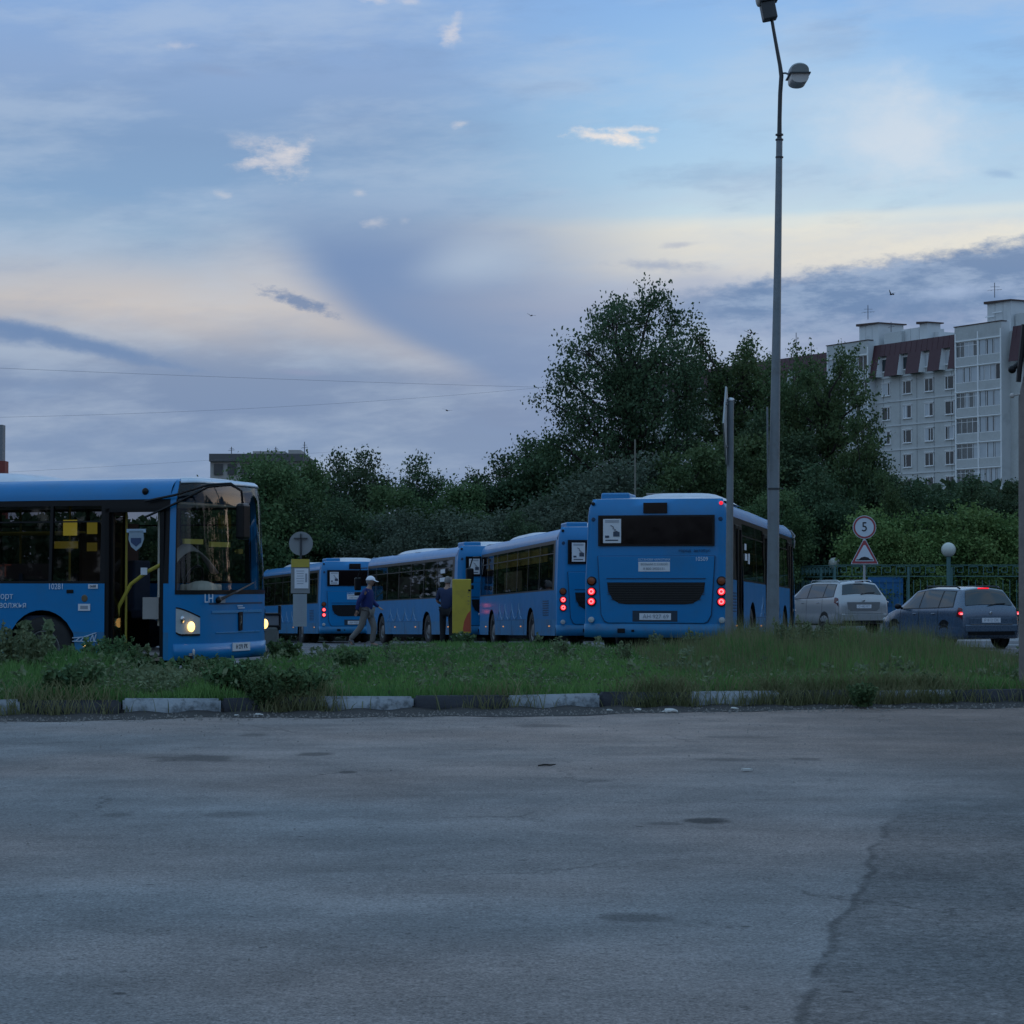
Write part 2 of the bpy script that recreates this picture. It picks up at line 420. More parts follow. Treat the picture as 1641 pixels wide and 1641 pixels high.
def patch(mb, crv, us, z0, z1, nz=1, off=0.0):
    """a piece of the shell over the outline parameters us, from z0 to z1 (numbers or functions of u)"""
    f0 = z0 if callable(z0) else (lambda u: z0); f1 = z1 if callable(z1) else (lambda u: z1)
    b0 = len(mb.v); n = len(us)
    for u in us:
        x, y, nx, ny = crv(u); a, b = f0(u), f1(u)
        for j in range(nz + 1):
            z = a + (b - a) * j / nz; d = off - prof(z, nx, ny)
            mb.v.append((x + nx * d, y + ny * d, z))
    for i in range(n - 1):
        for j in range(nz):
            a = b0 + i * (nz + 1) + j; mb.f.append((a, a + nz + 1, a + nz + 2, a + 1)); mb.mi.append(mb.cur)
def span(a, b, n): return [a + (b - a) * i / n for i in range(n + 1)]
def u_at_x(crv, x, lo=0.0, hi=1.0):
    """outline parameter where the curve has this x"""
    inc = crv(hi)[0] > crv(lo)[0]
    for _ in range(40):
        m = (lo + hi) / 2
        if (crv(m)[0] < x) == inc: lo = m
        else: hi = m
    return (lo + hi) / 2
Z0, ZB, ZW, ZT = .34, 1.39, 2.55, 2.84
WHY = (3.3, -2.54); WR = .47
DOORS = [(4.30, 5.22), (-.35, .85), (-4.95, -3.95)]
WINR = [(3.45, 4.22), (2.2, 3.4), (.95, 2.15), (-1.75, -.45), (-3.85, -1.8)]
WINL = [(4.15, 5.22), (2.6, 4.1), (1.05, 2.55), (-.5, 1.0), (-2.05, -.55), (-3.6, -2.1), (-5.35, -3.65)]
def arch(y):
    z = Z0
    for w in WHY:
        if abs(y - w) < .56: z = max(z, .46 + math.sqrt(.56 ** 2 - (y - w) ** 2))
    return z

def wheel_mesh():
    mb = MB(); mb.lathe([(.27, -.13), (.40, -.14), (.45, -.12), (.47, -.07), (.47, .07), (.45, .12), (.40, .14), (.27, .13)], 32, 'X', closed=True)
    t = mb.mesh('tyre', RUB, smooth=50)
    mb = MB(); mb.lathe([(.28, -.10), (.28, .11), (.25, .12), (.22, .05), (.17, .03), (.15, .10), (.08, .12), (.0001, .12)], 28, 'X')
    for k in range(8):
        w = k * math.pi / 4; mb.tube([(.03, .2 * math.cos(w), .2 * math.sin(w)), (.07, .2 * math.cos(w), .2 * math.sin(w))], .014, 6)
    return t, mb.mesh('rim', RIM, smooth=40)
TYRE, RIMM = wheel_mesh()

def build_bus(open_door=False, headlamps=False):
    root = empty('city_bus')
    # --- shell
    mb = MB()
    for sgnx, crv, doors in ((1, c_right, DOORS), (-1, c_left, [])):
        ys = sorted(set(span(YR0, YF0, 111) + [v for d in doors for v in d] + [w + a for w in WHY for a in (-.56, .56)]))
        runs = []; cur = [ys[0]]
        for a, b in zip(ys[:-1], ys[1:]):
            mid = (a + b) / 2
            if any(d0 < mid < d1 for d0, d1 in doors):
                if len(cur) > 1: runs.append(cur)
                cur = [b]
            else: cur.append(b)
        if len(cur) > 1: runs.append(cur)
        for r in runs:
            mb.cur = 1; patch(mb, crv, r, arch, lambda u: max(.72, arch(u) + .001), 1)
            mb.cur = 0; patch(mb, crv, r, lambda u: max(.72, arch(u) + .001), ZB, 2)
        for w in WHY:                                      # wheel-arch linings
            for k in range(14):
                a, b = math.pi * k / 14, math.pi * (k + 1) / 14
                P = lambda t, x: (sgnx * x, w + .56 * math.cos(t), .46 + .56 * math.sin(t))
                mb.face([P(a, HW), P(b, HW), P(b, .78), P(a, .78)], 2)
            mb.face([(sgnx * .78, w - .56, .34), (sgnx * .78, w + .56, .34), (sgnx * .78, w + .56, 1.03), (sgnx * .78, w - .56, 1.03)], 2)
        mb.cur = 0; patch(mb, crv, span(YR0, YF0, 12), ZW, ZT, 7)
    ru = span(0, 1, 36)
    mb.cur = 0; patch(mb, c_rear, ru, Z0, ZT, 16)
    fu = span(0, 1, 40)
    mb.cur = 0; patch(mb, c_front, fu, Z0, 1.26, 3)
    patch(mb, c_front, fu, 2.80, ZT, 2)
    for crv, sx in ((c_front, 1),):                        # painted corner posts between side glass and windscreen
        patch(mb, crv, span(0, .045, 3), 1.26, 2.80, 8); patch(mb, crv, span(.955, 1, 3), 1.26, 2.80, 8)
    # roof deck
    ring = []
    for y in span(YR0, YF0, 8): ring.append(c_right(y))
    ring += [c_front(u) for u in span(0, 1, 20)][1:-1]
    for y in span(YF0, YR0, 8): ring.append(c_left(y))
    ring += [c_rear(u) for u in span(0, 1, 20)][1:-1]
    e = []
    for x, y, nx, ny in ring:
        d = prof(ZT, nx, ny); e.append(Vector((x - nx * d, y - ny * d, ZT)))
    inner = [Vector((p.x * .6, p.y * .96, 2.88)) for p in e]
    mb.cur = 3
    for i in range(len(e)):
        j = (i + 1) % len(e); mb.face([e[i], e[j], inner[j], inner[i]])
    mb.face(inner)
    mb.build('body', [BLUE, BLUE2, BLACK, ROOFW], root, smooth=38, recalc=False)
    # --- underframe and floor
    mb = MB(); mb.box((0, 0, .37), (2.36, 11.2, .06)); mb.box((0, .4, .30), (.9, 9.5, .12)); mb.build('chassis', BLACK, root)
    mb = MB(); mb.box((0, .0, .42), (2.3, 11.2, .035)); mb.build('floor', INTER, root)
    mb = MB(); mb.box((0, -.2, 2.52), (2.25, 10.6, .03)); mb.build('ceiling_panel', CREAM, root)
    # --- window bands: black posts and headers, then the panes
    for sx, crv, wins, doors in ((1, c_right, WINR, DOORS), (-1, c_left, WINL, [])):
        band = MB(); edges = sorted([w for w in wins] + [d for d in doors]); y = YR0 + .15
        for a, b in edges + [(YF0, YF0)]:
            if a - y > .005: patch(band, crv, [y, a], ZB, ZW, 3, -.004); patch(band, crv, [y, a], ZB, ZW, 3, -.05)
            y = b
        for a, b in wins:
            patch(band, crv, [a, b], 2.47, ZW, 1, -.004); patch(band, crv, [a, b], ZB, ZB + .035, 1, -.004)
            patch(band, crv, [a, b], 2.24, 2.262, 1, -.012)
        for a, b in doors: patch(band, crv, [a, b], 2.42, ZW, 1, -.004)
        band.cur = 1; patch(band, crv, [YR0, YR0 + .15], ZB, ZW, 3)
        band.build('window_surround', [BLACK, BLUE], root, recalc=False)
        wm = {}
        for a, b in wins:
            mb = MB(); patch(mb, crv, [a - .02, b + .02], ZB + .01, ZW - .03, 2, -.018); mb.build('window', GLS, root, recalc=False)
    # --- doors on the kerb side
    for i, (a, b) in enumerate(DOORS):
        d = empty('door', (0, 0, 0)); d.parent = root
        if i == 0 and open_door:
            for y, s in ((a + .07, 1), (b - .07, -1)):      # the two leaves folded in against the jambs
                mb = MB(); x0 = 1.16
                mb.box((x0 - .17, y, 2.36), (.38, .05, .06)); mb.box((x0 - .17, y, .5), (.38, .05, .12))
                mb.box((x0, y, 1.42), (.05, .05, 1.9)); mb.box((x0 - .35, y, 1.42), (.05, .05, 1.9)); mb.build('door_leaf', BLACK, d)
                mb = MB(); mb.box((x0 - .17, y, 1.42), (.33, .01, 1.8)); mb.build('pane', GLS, d)
            mb = MB(); mb.box((1.2, a + .03, 1.4), (.08, .06, 2.06)); mb.box((1.2, b - .03, 1.4), (.08, .06, 2.06)); mb.box((1.2, (a + b) / 2, 2.4), (.08, b - a, .05)); mb.build('door_frame', BLACK, d)
            mb = MB(); mb.box((1.15, (a + b) / 2, .36), (.22, b - a - .02, .05)); mb.build('step', mat('step_edge', (.20, .17, .13), .8), d)
            continue
        w = (b - a) / 2
        for k in range(2):
            y0, y1 = a + w * k + .012, a + w * (k + 1) - .012; ym = (y0 + y1) / 2; x = HW - .055
            mb = MB()
            mb.box((x, y0 + .03, 1.38), (.05, .06, 2.06)); mb.box((x, y1 - .03, 1.38), (.05, .06, 2.06))
            mb.box((x, ym, 2.38), (.05, y1 - y0, .07)); mb.box((x, ym, .43), (.05, y1 - y0, .15)); mb.build('door_leaf', BLACK, d, bevel=.008)
            mb = MB(); mb.box((x, ym, 1.42), (.012, y1 - y0 - .1, 1.85)); mb.build('pane', GLS, d)
    # --- windscreen
    mb = MB(); patch(mb, c_front, span(.045, .955, 36), 1.28, 2.80, 8, -.006); mb.build('windscreen', GLW, root, smooth=60, recalc=False)
    mb = MB(); patch(mb, c_front, span(.04, .96, 36), 1.24, 1.30, 1, .006)
    patch(mb, c_front, span(.04, .052, 1), 1.28, 2.80, 6, .003); patch(mb, c_front, span(.948, .96, 1), 1.28, 2.80, 6, .003); mb.build('windscreen_seal', BLACK, root, recalc=False)
    mb = MB(); patch(mb, c_front, span(.08, .92, 30), 2.78, 2.845, 2, .02); mb.build('roof_edge_sheen', mat('sheen_silver', (.45, .55, .66), .3, metal=.3, coat=.5), root, smooth=60, recalc=False, solid=.02)  # pale strip stands in for sky reflected along the front roof edge
    # --- front face
    mb = MB(); patch(mb, c_front, span(.03, .97, 34), .34, .56, 2, .015); patch(mb, c_front, span(.03, .97, 34), .56, .565, 1, .012); mb.build('bumper', BLUE, root, smooth=50, recalc=False, solid=.03)
    ua, ub = .33, .67
    mb = MB(); patch(mb, c_front, span(ua, ub, 16), .98, 1.015, 1, .014); patch(mb, c_front, span(ua + .03, ub - .03, 16), .70, .715, 1, .01); mb.build('trim_strip', mat('seam_light', (.05, .25, .5), .3), root, recalc=False, solid=.012)
    mb = MB(); patch(mb, c_front, span(ua - .02, ub + .02, 16), 1.10, 1.125, 1, .004); mb.build('panel_gap', mat('seam_dark', (.004, .04, .10), .6), root, recalc=False)
    for a, b, inv in ((.05, .24, 0), (.95, .76, 1)):
        h = MB(); us = span(a, b, 8)
        zt = lambda u, a=a, b=b: 1.05 - .13 * ((u - a) / (b - a)) ** 1.4
        zb = lambda u, a=a, b=b: .70 + .03 * max(0, 1 - 6 * (u - a) / (b - a))
        patch(h, c_front, us, zb, zt, 3, .012); ho = h.build('headlight', LENS, root, recalc=False, smooth=60)
        f = MB(); patch(f, c_front, us, lambda u: zb(u) - .025, zb, 1, .016); patch(f, c_front, us, zt, lambda u: zt(u) + .02, 1, .016); f.build('bezel', BLACK, ho, recalc=False)
        um = a + (b - a) * .66; x, y, nx, ny = c_front(um)
        l = MB(); l.sphere((x + nx * .005, y + ny * .005, .80), .085, 14, 10, (1, .45, .85)); l.build('bulb', HEADHOT if headlamps else CHROME, ho, smooth=60)
        um = a + (b - a) * .30; x, y, nx, ny = c_front(um)
        l = MB(); l.sphere((x + nx * .0, y + ny * .0, .90), .06, 12, 8, (1, .45, 1)); l.build('reflector', CHROME, ho, smooth=60)
        x, y, nx, ny = c_front(a + (b - a) * .75)
        l = MB(); l.sphere((x + nx * .012, y + ny * .012, .45), .035, 10, 8, (1, .4, 1.4)); l.build('fog_lamp', LENS, root, smooth=60)
    x, y, nx, ny = c_front(.5)
    mb = MB(); mb.box((0, y + .022, .50), (.52, .02, .115)); p = mb.build('licence_plate', PAPER, root)
    place_text('plate_number', 'Н 271 РХ', .085, p, (0, y + .035, .50), FRONT, PRINT)
    mb = MB(); mb.prism([(-.05, -.13), (.05, -.13), (.06, .13), (-.06, .13)], y + .005, y + .02); e = mb.build('emblem_plate', BLACK, root); e.location = (0, 0, .86)
    mb = MB(); mb.prism([(-.028, -.06), (-.006, 0), (-.018, .06), (0, .085), (.02, .06), (.008, 0), (.03, -.06), (.012, -.03), (-.01, -.03)], y + .02, y + .026); q = mb.build('emblem', CHROME, e)
    for (x0, z0, w0) in ((.12, 1.0, .22), (.14, .945, .22)): pass
    mb = MB(); mb.box((.02, y + .012, 1.075), (.16, .006, .014)); mb.box((-.02, y + .012, 1.045), (.2, .006, .014)); mb.build('front_lettering', TXT, root)
    x, y2, nx, ny = c_front(.33)
    place_text('route_marks', 'LH', .17, root, (x + .1, y2 + .012, 1.18), (R(90), 0, math.atan2(ny, nx) + R(90)), TXT)
    x, y2, nx, ny = c_front(.40)
    mb = MB(); mb.box((0, 0, 0), (.16, .01, .1)); s = mb.build('sticker', PRINTG, root); s.location = (x + nx * .008, y2 + ny * .008, 1.17); s.rotation_euler = (0, 0, math.atan2(ny, nx) - R(90))
    # wiper
    x, y2, nx, ny = c_front(.37); xb, yb, _, _ = c_front(.62)
    mb = MB(); mb.tube([(x, y2 + .03, 1.16), (x - .35, 5.83, 1.27), (x - .95, 5.80, 1.40)], [.022, .014, .01], 6); mb.sphere((x, y2 + .02, 1.16), .045, 10, 6); mb.build('wiper', BLACK, root)
    # mirrors on bent arms
    for s in (1, -1):
        mb = MB()
        if s == 1:
            for dz in (0, .10): mb.tube([(1.27, 5.25, 2.52 - dz * 2.2), (1.25, 5.7, 2.60 - dz * 1.2), (1.12, 6.15, 2.74 - dz * .3), (.98, 6.42, 2.76 - dz * .2), (.86, 6.52, 2.66), (.83, 6.53, 2.45)], .018, 6)
            m_ = mb.build('mirror_arm', BLACK, root)
            mb = MB(); mb.box((.83, 6.53, 2.24), (.24, .12, .50)); mb.build('mirror', BLACK, m_, bevel=.04)
        elif not open_door:
            mb.tube([(-1.25, 5.55, 2.5), (-1.40, 5.85, 2.5), (-1.48, 5.95, 2.2)], .018, 6); m_ = mb.build('mirror_arm', BLACK, root)
            mb = MB(); mb.box((-1.48, 5.95, 1.98), (.22, .12, .42)); mb.build('mirror', BLACK, m_, bevel=.04)
            mb = MB(); mb.box((-1.48, 5.95, 1.66), (.22, .1, .12)); mb.build('mirror', BLACK, m_, bevel=.03)
    # --- interior of the cab
    mb = MB(); mb.grid(lambda u, v: ((-1.12 + 2.24 * u), 5.35 + .5 * v * (1 - .5 * (2 * u - 1) ** 4), 1.22 + .05 * math.sin(u * 3.1)), 10, 3); mb.box((0, 5.25, 1.05), (2.2, .25, .3))
    dash = mb.build('dashboard', INTER, root, smooth=40)
    mb = MB(); mb.box((-.55, 5.15, 1.28), (.75, .3, .2)); mb.sphere((.0, 5.45, 1.30), .26, 14, 8, (1.2, .8, .5)); mb.build('instrument_hood', CREAM, dash, bevel=.03)
    mb = MB(); n = 24
    mb.tube([(-.6 + .25 * math.cos(2 * math.pi * k / n), 5.0 + .07 * math.sin(2 * math.pi * k / n), 1.42 + .22 * math.sin(2 * math.pi * k / n)) for k in range(n + 1)], .02, 6); mb.tube([(-.6, 5.02, 1.42), (-.6, 5.2, 1.2)], .03, 6); mb.build('steering_wheel', BLACK, root)
    mb = MB(); mb.box((-.6, 4.35, .95), (.5, .5, .14)); mb.box((-.6, 4.1, 1.35), (.48, .12, .75)); mb.build('driver_seat', SEAT, root, bevel=.03)
    mb = MB(); mb.box((-.35, 3.75, 1.35), (1.6, .05, 1.85)); mb.build('cab_partition', BROWNI, root)
    mb = MB(); mb.box((.93, 5.35, 1.75), (.13, .12, 1.9)); mb.build('pillar_cover', CREAM, root, bevel=.02)
    mb = MB(); mb.box((.35, 5.5, 1.98), (.55, .03, .07)); mb.box((-.45, 5.5, 1.95), (.6, .03, .07)); mb.build('visor_bar', YEL, root)
    mb = MB(); mb.grid(lambda u, v: (-1.05 + 1.5 * u, 5.05 + .12 * v, 1.55 + .42 * math.sin(math.pi * u) * (1 - .25 * v)), 10, 2); mb.build('cab_cowl', INTER, root, smooth=60, solid=.02)
    for o in list(bpy.data.objects):
        if o.parent == root:
            n_ = o.name.split('.')[0]
            if n_ in ('mirror_arm', 'dashboard', 'steering_wheel', 'driver_seat', 'pillar_cover', 'visor_bar', 'cab_cowl', 'cab_partition'): o.location.y -= .31
    # --- seats, rails
    seat = MB(); seat.box((0, 0, .46), (.44, .42, .08)); seat.box((0, -.2, .78), (.44, .06, .62)); seat_me = seat.mesh('passenger_seat', SEAT)
    for k in range(9):
        y = -4.9 + k * 1.0
        for x in (-.95, -.5, .95):
            if x > 0 and any(a - .3 < y < b + .3 for a, b in DOORS): continue
            obj('passenger_seat', seat_me, root, (x, y, .62 if abs(y + 2.5) < 1.3 or y < -3 else .44))
    mb = MB()
    for k in range(6):
        for x in (-.55, .6): mb.tube([(x, -4.4 + k * 1.55, .45), (x, -4.4 + k * 1.55, 2.5)], .017, 6)
    for x in (-.55, .6): mb.tube([(x, -5, 2.12), (x, 3.6, 2.12)], .017, 6)
    mb.build('handrail', YEL, root)
    mb = MB(); mb.tube([(.95, 4.45, .6), (.98, 4.5, 1.05), (.98, 4.7, 1.38), (.98, 4.95, 1.55), (1.0, 5.2, 1.66)], .028, 8); mb.tube([(.85, 4.55, .45), (.85, 4.55, 2.4)], .017, 6); mb.build('door_handrail', YEL, root).location = (0, -.14, 0)
    mb = MB(); mb.box((1.02, 4.79, 1.56), (.01, .1, .1)); mb.build('sticker', PAPER, root)
    # --- rear face
    yr = YR0 - YR
    def plate(x0, x1, z0, z1, d, m, nm, par=root, bev=None, y=yr):
        q = MB(); q.box(((x0 + x1) / 2, y - d / 2 + .004, (z0 + z1) / 2), (x1 - x0, d, z1 - z0)); return q.build(nm, m, par, bevel=bev)
    wseal = plate(-1.0, 1.0, 1.985, 2.54, .016, BLACK, 'window_surround')
    rw = plate(-.96, .96, 2.02, 2.505, .026, GLD, 'rear_window')
    plate(-.22, .19, 2.575, 2.765, .014, GLD, 'route_display')
    mb = MB(); z0, z1 = .60, 1.80
    out = [(-1.0, z1), (1.0, z1)] + [(1.0 - .07 * (z1 - z) / (z1 - z0), z) for z in (1.2, .75)] + [(.88, .63), (.82, z0), (-.82, z0), (-.88, .63)] + [(-1.0 + .07 * (z1 - z) / (z1 - z0), z) for z in (.75, 1.2)]
    mb.prism(out, yr + .004, yr - .022); mb.build('engine_hatch', BLUE, root, bevel=.008)
    mb = MB(); mb.prism([(x * 1.012, 1.2 + (z - 1.2) * 1.014) for x, z in out], yr + .004, yr - .008); mb.build('panel_gap', MATS['seam_dark'], root)
    mb = MB(); g_ = [(-.84, 1.33), (.84, 1.33), (.82, 1.17), (.74, 1.02), (.62, .95), (.5, .935), (-.5, .935), (-.62, .95), (-.74, 1.02), (-.82, 1.17)]
    mb.prism(g_, yr, yr - .028); gr = mb.build('engine_grille', BLACK, root)
    mb = MB()
    for k in range(12): mb.box((0, yr - .034, .96 + k * .031), (1.66 - (.36 if k < 2 else .12 if k < 5 else 0), .012, .008))
    mb.build('grille_slat', mat('slat_dark', (.03, .032, .035), .5), gr)
    mb = MB(); mb.box((0, yr - .03, 1.40), (1.7, .012, .012)); mb.build('trim_strip', MATS['seam_dark'], root)
    rec = plate(-.40, .37, .625, .82, .03, mat('recess_dark', (.01, .03, .055), .6), 'plate_recess')
    pl = plate(-.28, .26, .655, .775, .036, PAPER, 'licence_plate')
    place_text('plate_number', 'АН 927 69', .10, pl, (0, yr - .037, .715), REAR, PRINTG)
    bp = MB(); patch(bp, c_rear, span(.02, .98, 30), .34, .585, 2, .018); bp.build('bumper', BLUE2, root, smooth=50, recalc=False, solid=.03)
    plate(-.66, -.53, .42, .50, .03, BLACK, 'towing_socket', bev=.01, y=yr - .015); plate(-.42, -.37, .44, .48, .03, BLACK, 'towing_socket', bev=.01, y=yr - .015)
    n_ = plate(-.30, .24, 1.525, 1.70, .032, PAPER, 'notice_sheet')
    place_text('notice_lettering', 'ВОЗЬМИ С СОБОЙ', .05, n_, (-.03, yr - .032, 1.655), REAR, PRINTG)
    place_text('notice_number', '8 800 2020131', .062, n_, (-.03, yr - .032, 1.575), REAR, PRINTG)
    place_text('rear_lettering', 'ОСТАНОВИ НАРКОТИКИ', .055, root, (-.03, yr - .026, 1.735), REAR, TXT, sx=.82)
    place_text('model_lettering', 'город  автобус', .075, root, (.66, yr - .008, 1.90), REAR, MATS['seam_dark'])
    ps = plate(-.91, -.60, 2.04, 2.475, .030, PAPER, 'poster')
    mb = MB(); mb.box((-.68, yr - .030, 2.20), (.11, .006, .085)); mb.box((-.84, yr - .030, 2.155), (.07, .006, .04)); mb.box((-.76, yr - .030, 2.09), (.22, .004, .02))
    mb.tube([(-.78, yr - .03, 2.36), (-.73, yr - .03, 2.33), (-.74, yr - .03, 2.30), (-.69, yr - .03, 2.28), (-.72, yr - .03, 2.26), (-.66, yr - .03, 2.25)], .007, 5)
    mb.build('poster_print', PRINT, ps)
    mb = MB()
    for k in range(2): mb.box((-.755, yr - .03, 2.445 - k * .025), (.24, .004, .012))
    mb.build('poster_heading', PRINTG, ps)
    for s in (1, -1):
        for z, m1, m2 in ((1.355, AMB, None), (1.165, REDON, REDHOT), (.985, REDON, REDHOT)):
            q = MB(); q.lathe([(.085, 0), (.085, -.02), (.07, -.035), (.0001, -.04)], 20, 'Y', c=(s * 1.115, yr + .03, z)); lo = q.build('tail_lamp', [BLACK], root, smooth=50)
            q = MB(); q.lathe([(.066, -.03), (.060, -.048), (.0001, -.055)], 18, 'Y', c=(s * 1.115, yr + .03, z)); q.build('lens', m1, lo, smooth=50)
            if m2:
                q = MB(); q.lathe([(.045, -.050), (.035, -.058), (.024, -.054)], 16, 'Y', c=(s * 1.115, yr + .03, z), closed=True); q.build('glow_ring', m2, lo)
        q = MB(); q.lathe([(.055, 0), (.05, -.03), (.0001, -.04)], 16, 'Y', c=(s * 1.12, yr + .02, .655)); q.build('reversing_lamp', LENS, root, smooth=50)
        q = MB(); q.lathe([(.035, 0), (.03, -.025), (.0001, -.03)], 12, 'Y', c=(s * 1.10, yr + .07, 2.755)); q.build('marker_lamp', REDON if s == 1 else BLACK, root, smooth=50)
        q = MB(); q.lathe([(.04, 0), (.03, -.02), (.0001, -.02)], 12, 'Y', c=(s * 1.09, yr + .05, 2.47)); q.build('vent_plug', MATS['seam_dark'], root)
        # side lamps and skirt details
        q = MB()
        for y in (-5, -1.2, 1.4, 4.25): q.box((s * (HW + .006), y, .56), (.02, .08, .03))
        q.build('side_marker_lamp', mat('side_amber', (.4, .12, .02), .3, emit=(1, .45, .15), estr=.5), root)
        q = MB()
        for k in range(7): q.box((s * (HW + .002), -4.55 if s < 0 else -5.3, .82 + k * .055), (.014, .7 if s < 0 else .5, .022))
        q.build('side_grille', MATS['seam_dark'], root)
        q = MB()
        for y0 in (-5.2, -1.6, .2, 1.9) if s < 0 else (-1.6, 1.3): q.box((s * (HW + .001), y0, .53), (.006, .006, .36))
        q.box((s * (HW + .001), .3, .725), (.006, 4.4, .008)); q.build('panel_gap', MATS['seam_dark'], root)
        # line drawing of domes along the skirt
        q = MB(); pts = []
        for y0 in (-.9, .1, 1.1, 2.0):
            dome = [(-.38, 0), (-.34, .05), (-.22, .07), (-.2, .14), (-.1, .2), (-.02, .26), (0, .40), (.02, .26), (.1, .2), (.2, .14), (.22, .07), (.34, .05), (.38, 0)]
            q.tube([(s * (HW + .004), y0 + a * s, .74 + b) for a, b in dome], .010, 4)
        q.build('dome_line_drawing', mat('line_pale', (.20, .33, .46), .6), root)
    # wheels
    for y in WHY:
        for s in (1, -1):
            w = empty('wheel', (s * 1.08, y, .47)); w.parent = root; w.rotation_euler = (0, 0, 0 if s > 0 else math.pi)
            obj('tyre', TYRE, w); obj('rim', RIMM, w)
            if y < 0: obj('tyre', TYRE, w, (-.31, 0, 0))
    # roof equipment
    mb = MB(); pr = [(-1.0, -.02), (-.95, .10), (-.8, .17), (.8, .17), (.95, .10), (1.0, -.02)]
    def hump(u, v):
        w = .92 + .0 * v; a = -1 + 2 * u; hgt = .15 * (1 - abs(a) ** 5) * min(1, min(v, 1 - v) * 5) ** .6
        return (a * (.82 + .10 * min(1, min(v, 1 - v) * 6)) , 2.9 - 3.1 * v, 2.84 + hgt)
    mb.grid(hump, 16, 16); mb.build('air_conditioner', ROOFW, root, smooth=60)
    mb = MB(); mb.grid(lambda u, v: ((-1 + 2 * u) * .82, -2.9 - 2.2 * v, 2.84 + .17 * (1 - abs(-1 + 2 * u) ** 5) * min(1, min(v, 1 - v) * 6) ** .6), 14, 14); mb.build('roof_fairing', ROOFW, root, smooth=60, recalc=False).location = (.25, 0, 0)
    mb = MB(); mb.box((-.74, -5.45, 2.885), (.50, .7, .15)); mb.build('roof_box', BLUE, root, bevel=.035)
    mb = MB(); mb.box((-.10, -3.9, 3.01), (.6, 1.3, .02)); mb.build('roof_hatch', INTER, root)
    return root
